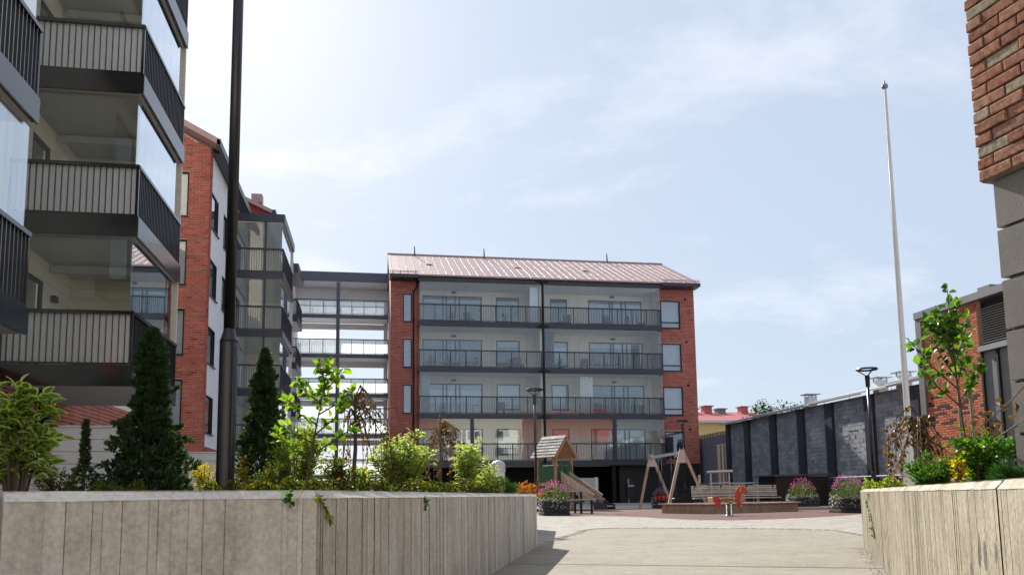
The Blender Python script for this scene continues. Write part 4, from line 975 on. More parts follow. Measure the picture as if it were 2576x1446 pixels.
# swing frame
sw = thing('swing_set', (11, 29.4, 0), 'wooden A-frame swing set with red baby swing and hanging seat', 'swing')
aL, aR = Vector((11.1, 31.4, 2.13)), Vector((10.93, 27.6, 2.13)); bd = (aR-aL).normalized(); sd2 = Vector((1, .05, 0)).normalized()
lb_ = [at(1610, 1280, 'z', 0), at(1675, 1279, 'z', 0), at(1691, 1285.5, 'z', 0), at(1773, 1284.5, 'z', 0)]
for apex, feet in ((aL, [Vector((10.62, 31.6, 0)), Vector((11.95, 31.4, 0))]), (aR, [Vector((10.35, 27.7, 0)), Vector((11.75, 27.3, 0))])):
    for k, f in enumerate(feet):
        b = MB(); b.beam(f, apex+(f-apex).normalized()*(-.06)+(f-apex).cross(Vector((0,0,1))).normalized()*0+Vector((-.05 if k == 0 else .05, 0, 0)), .10, .10); obj('leg', b, M['wood_weathered'], sw)
        bo = MB(); bo.lathe(apex+Vector((-.07 if k == 0 else .07, 0, .05)), [(.035,0),(.035,.03),(.02,.05)], 8); obj('cap', bo, M['black_plastic'], sw)
    b = MB(); c = apex+Vector((0, -.06, 0)); b.prism([c+Vector((-.06,0,.04)), c+Vector((.06,0,.04)), c+Vector((.24,0,-.42)), c+Vector((-.22,0,-.42))], (0, .012, 0)); obj('bracket_plate', b, M['galvanised'], sw)
b = MB(); b.beam(aL+bd*.05-Z3*.05, aR-bd*.05-Z3*.05, .09, .11); obj('top_beam', b, M['galvanised'], sw)
def hang(u, seat_z, dx, label=None):
    c = aL.lerp(aR, u)-Z3*.1
    for s_ in (-.22, .22):
        p = c+bd*s_; m_ = p.lerp(c+bd*s_*.9-Z3*(c.z-seat_z), .38)
        b = MB(); b.tube(p, m_, .013, n=6); obj('chain', b, M['steel'], sw)
        b = MB(); b.tube(m_, Vector((p.x, p.y, seat_z+.1)), .016, n=6); obj('rope', b, M['blue_rope'], sw)
    return Vector((c.x, c.y, seat_z))
c = hang(.30, .52, 0); b = MB()
for k in range(8):
    a = k*math.pi/4; b.box((c.x+math.cos(a)*.16-.05, c.y+math.sin(a)*.16-.05, c.z-.16), (c.x+math.cos(a)*.16+.05, c.y+math.sin(a)*.16+.05, c.z+.04))
obj('baby_seat', b, M['red_paint'], sw)
b = MB(); b.lathe(c+Z3*.04, [(.235,0),(.235,.05),(.17,.05),(.17,0)], 18); obj('seat_rim', b, M['black_plastic'], sw)
b = MB(); b.lathe(c-Z3*.20, [(.16,0),(.22,.05),(.22,.08),(.1,.08)], 18); obj('seat_base', b, M['black_plastic'], sw)
c = hang(.72, .42, 0); b = MB(); b.bbox((c.x-.09, c.y-.24, c.z-.02), (c.x+.09, c.y+.24, c.z+.02), .01); obj('flat_seat', b, M['black_plastic'], sw)

# sandbox
cA, cB = Vector((9.22, 21.95, 0)), Vector((12.95, 23.35, 0)); dv = (cB-cA).normalized(); nv = Vector((-dv.y, dv.x, 0)); Ls, Ws = (cB-cA).length, 1.7
sb = thing('sandbox', (cA+cB)/2+nv*1.2, 'wooden sandbox with flat grey rim boards behind the rocking horse', 'sandbox')
cs = [cA, cB, cB+nv*Ws, cA+nv*Ws]
for i in range(4):
    p, q = cs[i], cs[(i+1) % 4]; d = (q-p).normalized()
    for k in range(2): b = MB(); b.beam(p+Z3*(.07+k*.135), q+Z3*(.07+k*.135), .045, .128, rnd.random()); obj('side_plank', b, M['wood_weathered'], sb)
    b = MB(); b.beam(p-d*.08+Z3*.285, q+d*.08+Z3*.285, .22, .03, rnd.random()); obj('rim_board', b, M['wood_grey'], sb)
b = MB(); b.prism([c+Z3*.02 for c in cs], (0, 0, .16)); obj('sand', b, M['sand'], sb)
b = MB(); p = cA.lerp(cB, .72)+nv*1.9; b.bbox((p.x-.55, p.y-.2, .3), (p.x+.55, p.y+.2, .47), .01); obj('play_counter', b, M['wood_warm'], sb)
# long bench behind the sandbox
bn = thing('bench', (12.0, 25.6, 0), 'long slatted park bench behind the sandbox', 'bench')
p0, p1 = Vector((10.55, 25.9, 0)), Vector((13.35, 25.35, 0)); d = (p1-p0).normalized(); n = Vector((d.y, -d.x, 0))
for k in range(5): b = MB(); b.beam(p0+n*(.05+k*.09)+Z3*.44, p1+n*(.05+k*.09)+Z3*.44, .075, .035, rnd.random()); obj('seat_slat', b, M['wood_grey'], bn)
for k in range(6): b = MB(); b.beam(p0-n*(.02+k*.012)+Z3*(.52+k*.062), p1-n*(.02+k*.012)+Z3*(.52+k*.062), .03, .05, rnd.random()); obj('back_slat', b, M['wood_grey'], bn)
for u in (.04, .35, .65, .96):
    c = p0.lerp(p1, u); b = MB(); b.beam(c+n*.44, c+n*.44+Z3*.42, .05, .05); b.beam(c+Z3*0, c-n*.09+Z3*.88, .05, .05); b.beam(c+n*.46+Z3*.405, c+Z3*.405, .05, .04); obj('leg', b, M['black_metal'], bn)

# spring rocking horse
HB = at(1835, 1297, 'z', .012); k_ = .1953*21.05/2020
hr = thing('spring_rocker', HB, 'red horse-shaped spring rocker with yellow handles on a coil spring', 'spring rocker')
hx = Vector((.985, -.17, 0)); hn = Vector((-.17, -.985, 0))
def hp(x, y, off=0): return Vector(HB)+hx*((x-940)*k_)+Z3*((945-y)*k_)+hn*off
head = [(1110,550),(1092,560),(1068,583),(1045,613),(1026,650),(1015,690),(1012,722),(1020,762),(1040,800),(1058,832),(1083,846),(1105,832),(1100,792),(1088,760),(1085,725),(1095,690),(1112,662),(1140,668),(1165,678),(1182,662),(1178,636),(1150,605),(1125,578)]
tail = [(745,705),(770,697),(800,703),(825,725),(840,755),(838,790),(830,830),(815,855),(795,855),(780,835),(770,800),(755,765),(740,735)]
for pl, nm in ((head, 'horse_head'), (tail, 'horse_tail')):
    b = MB(); b.prism([hp(x, y, -.012) for x, y in pl], hn*.024); obj(nm, b, M['red_paint'], hr)
b = MB(); b.beam(hp(820, 742), hp(1030, 742), .20, .03); obj('seat', b, M['black_plastic'], hr)
b = MB(); b.prism([hp(x, y, .013) for x, y in ((1105,562),(1118,570),(1085,632),(1068,632))], hn*.004); obj('bridle', b, M['yellow_plastic'], hr)
for x, y, r_ in ((1090,636,.022),(1025,740,.03),(1085,822,.028)):
    b = MB(); b.tube(hp(x, y, -.05), hp(x, y, .05), r_, n=12); obj('peg', b, M['yellow_plastic'], hr)
b = MB(); b.tube(hp(842, 745, -.05), hp(842, 745, .05), .03, n=12); obj('peg', b, M['steel'], hr)
b = MB(); pts_ = []; turns = 6.5
for i in range(int(turns*14)+1):
    f = i/(turns*14); a = f*turns*2*math.pi; r_ = .075
    pts_.append(Vector((HB.x+math.cos(a)*r_, HB.y+math.sin(a)*r_, HB.z+.02+f*.33)))
b.path(pts_, [.011]*len(pts_), 6); obj('spring', b, M['steel'], hr)
b = MB(); b.lathe(HB, [(.11,0),(.11,.012),(.08,.03)], 14); b.box((HB.x-.08, HB.y-.05, HB.z+.345), (HB.x+.08, HB.y+.05, HB.z+.37)); obj('clamp', b, M['steel'], hr)

# picnic table
pt = thing('picnic_table', (6.0, 25.2, 0), 'picnic table with wooden top and black frame beside the slide', 'table')
for k in range(4): b = MB(); b.bbox((5.5, 25.0+k*.17, .70), (6.62, 25.16+k*.17, .74), .006, rnd.random()); obj('top_plank', b, M['wood_grey'], pt)
for y in (24.55, 25.95):
    for k in range(2): b = MB(); b.bbox((5.5, y+k*.14, .43), (6.86, y+.13+k*.14, .47), .006, rnd.random()); obj('seat_plank', b, M['wood_grey'], pt)
for x in (5.7, 6.45):
    for y in (24.95, 25.75): b = MB(); b.box((x-.03, y-.03, 0), (x+.03, y+.03, .70)); obj('leg', b, M['black_metal'], pt)
    b = MB(); b.box((x-.025, 24.6, .37), (x+.025, 26.15, .43)); obj('crossbar', b, M['black_metal'], pt)
for x in (6.7,):
    for y in (24.62, 26.0): b = MB(); b.box((x-.03, y-.03, 0), (x+.03, y+.03, .43)); obj('leg', b, M['black_metal'], pt)

# carpet rack, black store, fences and bins along the block wall
cr_ = thing('carpet_rack', (13.95, 31.2, 0), 'grey steel carpet-beating rack with thick round top bar', 'rack')
for x in (13.55, 14.35): b = MB(); b.tube((x, 31.2, 0), (x, 31.2, 1.42), .035, n=10); obj('post', b, M['galvanised'], cr_)
b = MB(); b.tube((13.4, 31.2, 1.46), (14.5, 31.2, 1.50), .06, n=12); obj('top_bar', b, M['galvanised'], cr_)
b = MB(); b.tube((13.55, 31.2, 1.0), (14.35, 31.2, 1.03), .025, n=8); obj('rail', b, M['galvanised'], cr_)
bs = thing('store_box', (18.6, 33.6, 0), 'low black store box with sloping lid in front of the block wall', 'shed')
b = MB(); b.box((17.35, 33, 0), (19.85, 34.6, 1.30)); obj('body', b, M['black_metal'], bs)
b = MB(); b.prism([(17.2, 32.85, 1.30), (19.95, 32.85, 1.36), (19.95, 32.85, 1.44), (17.2, 32.85, 1.36)], (0, 1.9, 0)); obj('lid', b, M['anthracite'], bs)
def low_fence(x0, y0, x1, y1, h, label, n):
    t = thing('railing', ((x0+x1)/2, (y0+y1)/2, 0), label, 'fence', 'railings by the block wall')
    b = MB(); b.tube((x0, y0, h), (x1, y1, h), .03, n=8); obj('handrail', b, M['galvanised'], t)
    b = MB(); b.beam((x0, y0, h-.14), (x1, y1, h-.14), .03, .03); obj('upper_bar', b, M['black_metal'], t)
    for k in range(n+1):
        u = k/n; b = MB(); b.box((x0+(x1-x0)*u-.03, y0+(y1-y0)*u-.03, 0), (x0+(x1-x0)*u+.03, y0+(y1-y0)*u+.03, h-.1)); obj('post', b, M['black_metal'], t)
    b = MB(); m_ = int(math.hypot(x1-x0, y1-y0)/.12)
    for k in range(m_): u = (k+.5)/m_; b.box((x0+(x1-x0)*u-.008, y0+(y1-y0)*u-.008, .1), (x0+(x1-x0)*u+.008, y0+(y1-y0)*u+.008, h-.15))
    obj('bars', b, M['black_metal'], t, kind='stuff')
low_fence(15.2, 35.2, 17.9, 34.6, 1.05, 'low black railing with steel handrail left of the black store box', 4)
low_fence(19.9, 33.2, 20.6, 29.0, 1.22, 'low black railing with steel handrail right of the black store box', 4)
b = MB(); tb = thing('low_platform', (14.2, 37, 0), 'low black platform edge between shed and carpet rack', 'platform'); b.box((13.6, 36.5, 0), (17.0, 38.4, .75)); b.box((13.5, 36.4, .75), (17.1, 38.5, .80)); obj('body', b, M['black_metal'], tb)
def bin_(loc, label, w=.36, h=.75, lift=.25, mat='black_plastic'):
    t = thing('litter_bin', loc, label, 'bin'); x, y, z = loc
    b = MB(); b.bbox((x-w/2, y-w/2, z+lift), (x+w/2, y+w/2, z+lift+h), .03); obj('body', b, M[mat], t)
    b = MB(); b.box((x-w*.42, y-w/2-.012, z+lift+h-.18), (x+w*.42, y-w/2-.002, z+lift+h-.06)); obj('opening_trim', b, M['galvanised'], t)
    b = MB(); b.box((x-.04, y+w/2, z), (x+.04, y+w/2+.06, z+lift+h+.35)); obj('post', b, M['galvanised'], t)
bin_((12.9, 30.6, 0), 'dark litter bin on a post behind the right swing leg')
bin_((16.5, 51.0, 0), 'black litter bin against the dark ground storey of the far block', .5, .9, .4)
# pale vent column standing among the shrubs
vt = thing('vent_column', (3.32, 21.8, 0), 'grey ventilation column with domed cap behind the shrubs', 'vent')
b = MB(); b.box((3.16, 21.66, 0), (3.48, 21.94, 1.25)); obj('body', b, M['galvanised'], vt)
b = MB(); b.lathe((3.32, 21.8, 1.25), [(.20,0),(.20,.18),(.18,.24),(.12,.29),(.03,.32)], 18); obj('cap', b, M['roof_trim'], vt)
b = MB(); b.box((3.22, 21.645, .75), (3.42, 21.658, 1.2)); obj('grille', b, M['white_board'], vt)
# board screen under the far block
t = thing('screen_board', (13.6, 50.5, 0), 'pale board screen with white end post under the far block', 'fence')
for k in range(9): b = MB(); b.box((12.9, 50.5, .1+k*.18), (14.0, 50.54, .275+k*.18)); obj('board', b, M['galvanised'], t)
b = MB(); b.box((14.0, 50.46, 0), (14.2, 50.58, 1.75)); obj('post', b, M['white_board'], t)

# ------------------------------------------------------------------ plants
def rvec(r_): 
    while True:
        v = Vector((r_.uniform(-1,1), r_.uniform(-1,1), r_.uniform(-1,1)))
        if .1 < v.length < 1: return v.normalized()
def leaf(mb, p, d, L, W, tone, r_, fold=.25, varieg=False, fine=False):
    d = d.normalized(); s = d.cross(rvec(r_)*.7+Z3)
    if s.length < .05: s = d.cross(X3)
    s.normalize(); n = s.cross(d); droop = n*(-L*.12)-Z3*L*(.22 if varieg else 0)
    base, tip = p, p+d*L+droop
    l = p+d*L*.45+s*W/2+n*W*fold; r = p+d*L*.45-s*W/2+n*W*fold; m = p+d*L*.45
    if fine:
        q1 = [p+d*L*.20+s*W*.40+n*W*fold*.7, p+d*L*.45+s*W*.5+n*W*fold, p+d*L*.74+s*W*.32+n*W*fold*.6+droop*.5]; q2 = [p+d*L*.20-s*W*.40+n*W*fold*.7, p+d*L*.45-s*W*.5+n*W*fold, p+d*L*.74-s*W*.32+n*W*fold*.6+droop*.5]
        mm = [p+d*L*.2, m, p+d*L*.74+droop*.5]; mb.add([base]+q1+[tip]+q2+mm, [(0,8,1),(8,9,2,1),(9,10,3,2),(10,4,3),(0,5,8),(8,5,6,9),(9,6,7,10),(10,7,4)], tone)
    elif not varieg: mb.add([base, l, tip, r, m+droop*.1], [(0,4,1),(4,2,1),(0,3,4),(4,3,2)], tone)
    else:
        prf = ((.20,.38),(.45,.5),(.74,.33)); oL = [p+d*L*u+s*W*v+n*W*fold*v*2+droop*u*u for u, v in prf]; oR = [p+d*L*u-s*W*v+n*W*fold*v*2+droop*u*u for u, v in prf]
        iL = [p+d*L*u+s*W*v*.58+n*W*fold*v+droop*u*u for u, v in prf]; iR = [p+d*L*u-s*W*v*.58+n*W*fold*v+droop*u*u for u, v in prf]
        i0, i1 = p+d*L*.06, p+d*L*.88+droop*.8
        mb.add([i0]+iL+[i1]+iR, [(0,5,1),(1,5,6,2),(2,6,7,3),(3,7,4)], min(.62, tone*.6+.08))
        mb.add([base]+oL+[tip]+oR+[i0]+iL+[i1]+iR, [(0,8,9,1),(1,9,10,2),(2,10,11,3),(3,11,12,4),(0,5,13,8),(5,6,14,13),(6,7,15,14),(7,4,12,15)], .76+.24*tone)
def tone_(r_): return min(1, max(0, r_.gauss(.5, .24)))
SOIL = .52
def shrub(name, px, depth, top_y, width_px, nst, nleaf, L, W, mat, label, z0=SOIL, varieg=False, spread=.8, low=.25, lean=0, stemmat='bark', cat='shrub', group=None, seed=1, bushy=.0, base=None):
    r_ = random.Random(seed); p = zc_(px, top_y, depth); B = Vector((p.x, p.y, z0)) if base is None else Vector(base); H = p.z-z0; Rr = width_px*depth/2020/2
    t = thing(name, B, label, cat, group); st = MB(); fo = MB(); paths = []
    for k in range(nst):
        a = r_.uniform(0, 6.283); rr = Rr*math.sqrt(r_.uniform(.05, 1))*spread; hh = H*(1-.45*(rr/(Rr+1e-6))**2)*r_.uniform(.72, 1.0)
        b0 = B+Vector((math.cos(a), math.sin(a), 0))*rr*.25
        e = B+Vector((math.cos(a)*rr+lean*H, math.sin(a)*rr, hh)); mid = b0.lerp(e, .5)+Vector((-math.cos(a)*rr*.12, -math.sin(a)*rr*.12, hh*.06))
        paths.append((b0, mid, e)); st.path([b0, mid, e], [.006+.004*H, .005+.002*H, .0025], 5)
    for k in range(nleaf):
        b0, mid, e = r_.choice(paths); u = low+(1-low)*(r_.random()**.75)
        q = (b0*(1-u)**2+mid*2*u*(1-u)+e*u*u); dd = (e-b0).normalized()
        o = rvec(r_); o.z = abs(o.z)*.5-.1; off = o*r_.uniform(0, .09+bushy)*min(1, H*1.2)
        leaf(fo, q+off, o+dd*r_.uniform(.0, .6 if varieg else .9), L*r_.uniform(.6, 1.15), W*r_.uniform(.7, 1.1), tone_(r_), r_, varieg=varieg)
    obj('stem', st, M[stemmat], t, kind='stuff'); obj('foliage', fo, M[mat], t, kind='stuff'); return t
def mound(name, px, depth, top_y, width_px, nleaf, L, W, mat, label, z0=SOIL, cat='ground cover', seed=1, group=None, dz=0.0, needle=False, base=None):
    r_ = random.Random(seed); p = zc_(px, top_y, depth); B = Vector((p.x, p.y, z0)) if base is None else Vector(base); H = p.z-z0; Rr = width_px*depth/2020/2
    t = thing(name, B, label, cat, group); fo = MB(); st = MB()
    for k in range(10):
        a = k*.63; e = B+Vector((math.cos(a)*Rr*.7, math.sin(a)*Rr*.5, H*.7)); st.tube(B, e, .006, .003, 5)
    bumps = [(r_.uniform(-.8,.8), r_.uniform(-.8,.8), r_.uniform(.25,.5), r_.uniform(.5,1.0)) for _ in range(9)]
    for k in range(nleaf):
        a = r_.uniform(0, 6.283); q = math.sqrt(r_.random())*1.0; x, y = math.cos(a)*q, math.sin(a)*q
        hmax = max([hh*max(0, 1-((x-bx)**2+(y-by)**2)/(br**2*3)) for bx, by, br, hh in bumps]+[.25*(1-q)])
        z = hmax*(1-.55*r_.random()**2); pos = B+Vector((x*Rr, y*Rr*.7, H*z))
        d = Vector((x*.6, y*.6, .5))+rvec(r_)*(.4 if needle else .8)
        leaf(fo, pos, d, L*r_.uniform(.6, 1.2), W*r_.uniform(.7, 1.1), tone_(r_), r_)
    obj('stem', st, M['bark'], t, kind='stuff'); obj('foliage', fo, M[mat], t, kind='stuff'); return t
def thuja(px, depth, top_y, width_px, n, label, seed, profile, z0=SOIL, size=.055, lobes=()):
    r_ = random.Random(seed); p = zc_(px, top_y, depth); B = Vector((p.x, p.y, z0)); H = p.z-z0; Rr = width_px*depth/2020/2
    t = thing('conifer', B, label, 'conifer', 'dark conifers in the left bed'); st = MB(); st.path([B, B+Z3*H*.6, B+Z3*H*.97], [.03*H/2+.008, .015, .003], 8); obj('trunk', st, M['bark'], t)
    fo = MB(); ph = [r_.uniform(0, 6.28) for _ in range(8)]
    def prof(u):
        for (u0, v0), (u1, v1) in zip(profile[:-1], profile[1:]):
            if u0 <= u <= u1: return v0+(v1-v0)*(u-u0)/(u1-u0)
        return 0
    for k in range(n):
        u = r_.random()**1.25; a = r_.uniform(0, 6.283)
        bump_ = 1+.26*math.sin(3*a+u*17+ph[0])+.22*math.sin(4*a-u*31+ph[1])+.18*math.sin(u*55+2*a+ph[2])+.10*math.sin(u*110-a+ph[3])
        rr = Rr*prof(u)*bump_*(1-.5*r_.random()**2)
        pos = B+Vector((math.cos(a)*rr, math.sin(a)*rr, H*u)); out_ = Vector((math.cos(a), math.sin(a), 0))
        d0 = (out_*.55+Z3*.75+rvec(r_)*.55).normalized(); tn = tone_(r_)
        sd = d0.cross(rvec(r_)).normalized()
        for q in (-.55, -.18, .18, .55):
            d = (d0+sd*q).normalized(); L = size*r_.uniform(.7, 1.25); w = d.cross(rvec(r_)).normalized()*L*.16
            fo.add([pos, pos+d*L*.5+w, pos+d*L, pos+d*L*.5-w], [(0,1,2,3)], tn)
    for (la, lu, ll) in lobes:   # stray side shoots
        b0 = B+Z3*H*lu; d = Vector((math.cos(la), math.sin(la), .45)).normalized(); r0 = Rr*prof(lu)*.8
        for k in range(170):
            u = r_.random(); pos = b0+d*(r0+ll*u)+rvec(r_)*.03*(1.2-u); dd = (d+rvec(r_)*.7).normalized(); L = size*r_.uniform(.6, 1.1); w = dd.cross(rvec(r_)).normalized()*L*.2
            fo.add([pos, pos+dd*L*.5+w, pos+dd*L, pos+dd*L*.5-w], [(0,1,2,3)], tone_(r_))
    obj('crown', fo, M['leaf_thuja'], t, kind='stuff')
P1 = [(0,.90),(.12,1.0),(.3,.84),(.45,.56),(.55,.40),(.65,.33),(.8,.30),(.92,.24),(1,.04)]
P2 = [(0,.95),(.2,1.0),(.4,.72),(.55,.50),(.7,.40),(.85,.28),(1,.03)]
P3 = [(0,.9),(.25,1.0),(.40,.6),(.5,.25),(.7,.20),(.9,.12),(1,.02)]
thuja(385, 8.5, 832, 172, 8200, 'large dark conifer with columnar top in front of the lowest near balcony', 41, P1, lobes=((2.6,.72,.16),(2.9,.66,.12),(-.2,.60,.20),(3.2,.30,.14),(.1,.38,.14),(3.0,.42,.1),(.3,.2,.1),(-.3,.82,.05)))
thuja(667, 10, 882, 118, 6000, 'dark columnar conifer right of the tall black lamp mast', 42, P2, lobes=((0,.8,.08),(3.0,.5,.12),(.2,.62,.1),(3.3,.33,.12),(-.1,.4,.12)))
thuja(217, 8, 1060, 66, 900, 'small young conifer with thin leader before the pale board screen', 43, P3, size=.04)

shrub('dogwood_shrub', 55, 4.2, 925, 190, 14, 640, .092, .055, 'leaf_dogwood', 'variegated dogwood with cream-edged leaves at the left edge of the bed', varieg=True, seed=51, low=.30, spread=.95)
shrub('dogwood_shrub', 1012, 8.0, 1076, 190, 30, 2600, .066, .030, 'leaf_dogwood', 'widest bushy variegated dogwood in the middle of the left bed', varieg=True, seed=52, low=.25, bushy=.03)
shrub('dogwood_shrub', 1172, 9.0, 1098, 118, 16, 1200, .066, .030, 'leaf_dogwood', 'upright variegated dogwood in front of the far block balconies', varieg=True, seed=53, low=.2, lean=.06)
shrub('dogwood_shrub', 752, 8.4, 1046, 150, 20, 1700, .062, .028, 'leaf_lime', 'lime green dogwood between dark conifer and large-leaved sapling', seed=54, low=.2)
shrub('spirea_shrub', 520, 9.0, 1152, 130, 16, 1300, .035, .020, 'leaf_yellow', 'yellow spirea beside the foot of the black lamp mast', seed=55, low=.05, bushy=.05)
shrub('spirea_shrub', 602, 9.4, 1140, 50, 7, 420, .035, .020, 'leaf_yellow', 'thin yellow shrub just right of the black lamp mast', seed=56, low=.05, bushy=.04)
shrub('spirea_shrub', 145, 7.0, 1160, 130, 16, 1300, .030, .018, 'leaf_cover', 'olive spirea low behind the variegated dogwood at left', seed=57, low=.05, bushy=.05)
shrub('spirea_shrub', 1322, 11.6, 1204, 90, 22, 1900, .035, .018, 'leaf_orange', 'orange spirea spilling past the far end of the left planter wall', z0=.35, seed=58, low=.0, bushy=.05, spread=1.0)
shrub('spirea_shrub', 845, 7.2, 1140, 120, 16, 1000, .045, .026, 'leaf_cover', 'olive and yellow low shrub under the weeping tree', seed=59, low=.1, bushy=.05)
mound('ground_cover', 672, 7.4, 1186, 165, 1500, .035, .024, 'leaf_cover', 'dark trailing ground cover at the base of the columnar conifer', seed=61)
mound('ground_cover', 1010, 7.1, 1196, 190, 1700, .035, .024, 'leaf_cover', 'olive ground cover under the widest dogwood', seed=62)
mound('ground_cover', 1195, 8.3, 1200, 150, 1500, .034, .022, 'leaf_cover', 'rusty green ground cover under the upright dogwood', seed=63)
mound('ground_cover', 850, 6.6, 1200, 100, 700, .036, .024, 'leaf_cover', 'yellowish ground cover at the foot of the sapling', seed=64)
mound('juniper', 1262, 9.6, 1196, 90, 1500, .07, .008, 'leaf_juniper', 'bright green low juniper near the far end of the left bed', seed=65, needle=True, cat='shrub')

shrub('dogwood_shrub', 905, 8.8, 1150, 70, 9, 480, .06, .026, 'leaf_lime', 'lime dogwood right of the dark weeping tree trunk', seed=153, low=.1, bushy=.03)
shrub('dogwood_shrub', 1228, 9.4, 1150, 70, 9, 420, .055, .026, 'leaf_dogwood', 'low variegated dogwood beside the bright juniper', varieg=True, seed=154, low=.1, bushy=.03)
shrub('spirea_shrub', 705, 7.8, 1150, 100, 14, 1100, .035, .02, 'leaf_cover', 'olive spirea at the right foot of the columnar conifer', seed=155, low=.05, bushy=.05)
mound('ground_cover', 560, 7.0, 1200, 120, 1100, .034, .023, 'leaf_cover', 'dark ground cover around the foot of the black lamp mast', seed=156)
mound('ground_cover', 300, 6.0, 1204, 130, 900, .034, .023, 'leaf_cover', 'dark ground cover at the foot of the large conifer', seed=157)
mound('ground_cover', 770, 7.3, 1196, 130, 1200, .036, .024, 'leaf_cover', 'olive ground cover at the sapling base', seed=158)
mound('ground_cover', 1100, 7.8, 1204, 130, 1200, .034, .023, 'leaf_cover', 'green ground cover between the larger dogwoods', seed=159)
# individual-leaved saplings
def sapling(name, px, depth, base_px, top_y, label, branches, nleaf, L, W, mat, seed, z0=SOIL, fork=.0, barkmat='bark', leafy=(0.15, 1)):
    r_ = random.Random(seed); B = zc_(base_px, 1240, depth); B = Vector((B.x, B.y, z0)); T = zc_(px, top_y, depth); T = Vector((T.x, B.y+(T.y-B.y)*.3, T.z)); H = T.z-z0
    t = thing(name, B, label, 'tree'); tr = MB(); mid = B.lerp(T, .5)+Vector((r_.uniform(-.03,.03), 0, 0))
    tr.path([B, B.lerp(mid, .5), mid, T], [.013, .010, .008, .003], 7); obj('trunk', tr, M[barkmat], t)
    segs = []
    for (u, ax, ay, ln) in branches:
        p = (B.lerp(mid, u*2) if u < .5 else mid.lerp(T, u*2-1)); e = p+Vector((ax, ay, 1-abs(ax)*.4)).normalized()*ln
        bm = MB(); m_ = p.lerp(e, .5)+Vector((ax*.03, ay*.03, -.01)); bm.path([p, m_, e], [.008, .006, .002], 6); obj('branch', bm, M[barkmat], t); segs.append((p, m_, e))
    segs.append((mid.lerp(T, .2), mid.lerp(T, .6), T)); segs.append((mid, mid.lerp(T, .3), mid.lerp(T, .7)))
    ms = []
    for k in range(10):
        b = MB(); leaf(b, Vector((0,0,0)), Vector((1,0,.1)), L*(.7+.05*k), W*(.75+.04*k), k/9, r_, fold=.14, fine=True); ms.append(b.mesh('leaf', M[mat]))
    for k in range(nleaf):
        p, m_, e = r_.choice(segs); u = r_.uniform(*leafy); q = p*(1-u)**2+m_*2*u*(1-u)+e*u*u
        d = (rvec(r_)+(e-p).normalized()*.4+Vector((0,0,-.15))).normalized()
        M3 = d.to_track_quat('X', 'Z').to_matrix() @ Matrix.Rotation(r_.uniform(-1.2, 1.2), 3, 'X')
        inst('leaf', r_.choice(ms), q+d*.012, t, M3)
    return t
br = [(.42,-.9,.1,.34),(.48,.7,-.2,.42),(.55,-.8,-.3,.34),(.62,.8,.3,.40),(.7,-.7,.2,.30),(.35,.9,.1,.46),(.78,.6,0,.28),(.30,-.8,.2,.40),(.86,-.3,.2,.2)]
sapling('broadleaf_sapling', 826, 7.0, 764, 900, 'large-leaved green sapling standing in the middle of the left bed', br, 270, .082, .056, 'leaf_sapling2', 71, leafy=(.2, 1))
brR = [(.42,-.75,0,.52),(.44,.5,-.1,.42),(.50,-.6,.2,.56),(.52,.4,.2,.50),(.6,-.45,-.2,.50),(.62,.35,0,.46),(.72,-.3,.1,.36),(.75,.3,.1,.32),(.55,-.25,.3,.5),(.66,-.5,.1,.4)]
ts = sapling('broadleaf_sapling', 2408, 7.0, 2450, 702, 'slender green sapling on the right before the orange brick wall', brR, 380, .082, .056, 'leaf_sapling', 72, barkmat='bark', leafy=(.25, 1))
p = zc_(2449, 1240, 7.0); b = MB(); b.tube((p.x+.03, p.y-.03, SOIL), (p.x+.02, p.y-.03, 1.55), .014, n=8); b.tube((p.x-.05, p.y+.03, SOIL), (p.x-.045, p.y+.03, 1.5), .012, n=8); obj('stake', b, M['bark_pale'], ts)

def weeping(px, depth, top_y, base_px, spread, nb, nleaf, L, label, seed, zmin=.75, mat='leaf_brown', bias=0):
    r_ = random.Random(seed); B = zc_(base_px, 1240, depth); B = Vector((B.x, B.y, SOIL)); T = zc_(px, top_y, depth); T.y = B.y+(T.y-B.y)*.3
    t = thing('weeping_tree', B, label, 'tree', 'brown-leaved weeping trees'); tr = MB(); tr.path([B, B.lerp(T, .5)+Vector((.02,0,0)), T], [.022, .018, .012], 8); obj('trunk', tr, M['bark'], t)
    fo = MB()
    for k in range(nb):
        a = r_.uniform(0, 6.283); s_ = spread*r_.uniform(.45, 1); dx, dy = math.cos(a)*s_+bias*spread, math.sin(a)*s_*.8
        p0 = T-Z3*r_.uniform(0, .30); p1 = p0+Vector((dx*.35, dy*.35, r_.uniform(-.02, .13))); p2 = p0+Vector((dx*.85+r_.uniform(-.04,.04), dy*.85, r_.uniform(-.22, .02))); p3 = Vector((p0.x+dx, p0.y+dy, max(zmin, p0.z-r_.uniform(.15, .85))))
        bm = MB(); bm.path([p0, p1, p2, p3], [.007, .006, .004, .002], 5); obj('branch', bm, M['bark_pale'] if r_.random() < .5 else M['bark'], t)
        for q in range(nleaf//nb):
            u = r_.uniform(.12, 1)*3; i = min(2, int(u)); pp = (p0, p1, p2, p3); pos = pp[i].lerp(pp[i+1], u-i)+rvec(r_)*.015
            leaf(fo, pos, Vector((0,0,-1))+rvec(r_)*.75, L*r_.uniform(.6, 1.2), L*.5, tone_(r_), r_)
    obj('foliage', fo, M[mat], t, kind='stuff')
weeping(893, 7.5, 992, 884, .34, 26, 360, .045, 'weeping tree with dark brown leaves left of the widest dogwood', 81, bias=.35)
weeping(1108, 10.5, 1052, 1105, .36, 24, 520, .05, 'weeping tree with orange-brown leaves behind the widest dogwood', 82, zmin=.8)
weeping(2325, 7.6, 1046, 2330, .32, 26, 560, .06, 'weeping brown tree on the right beside the flagpole foot', 83, zmin=.62, bias=-.25)

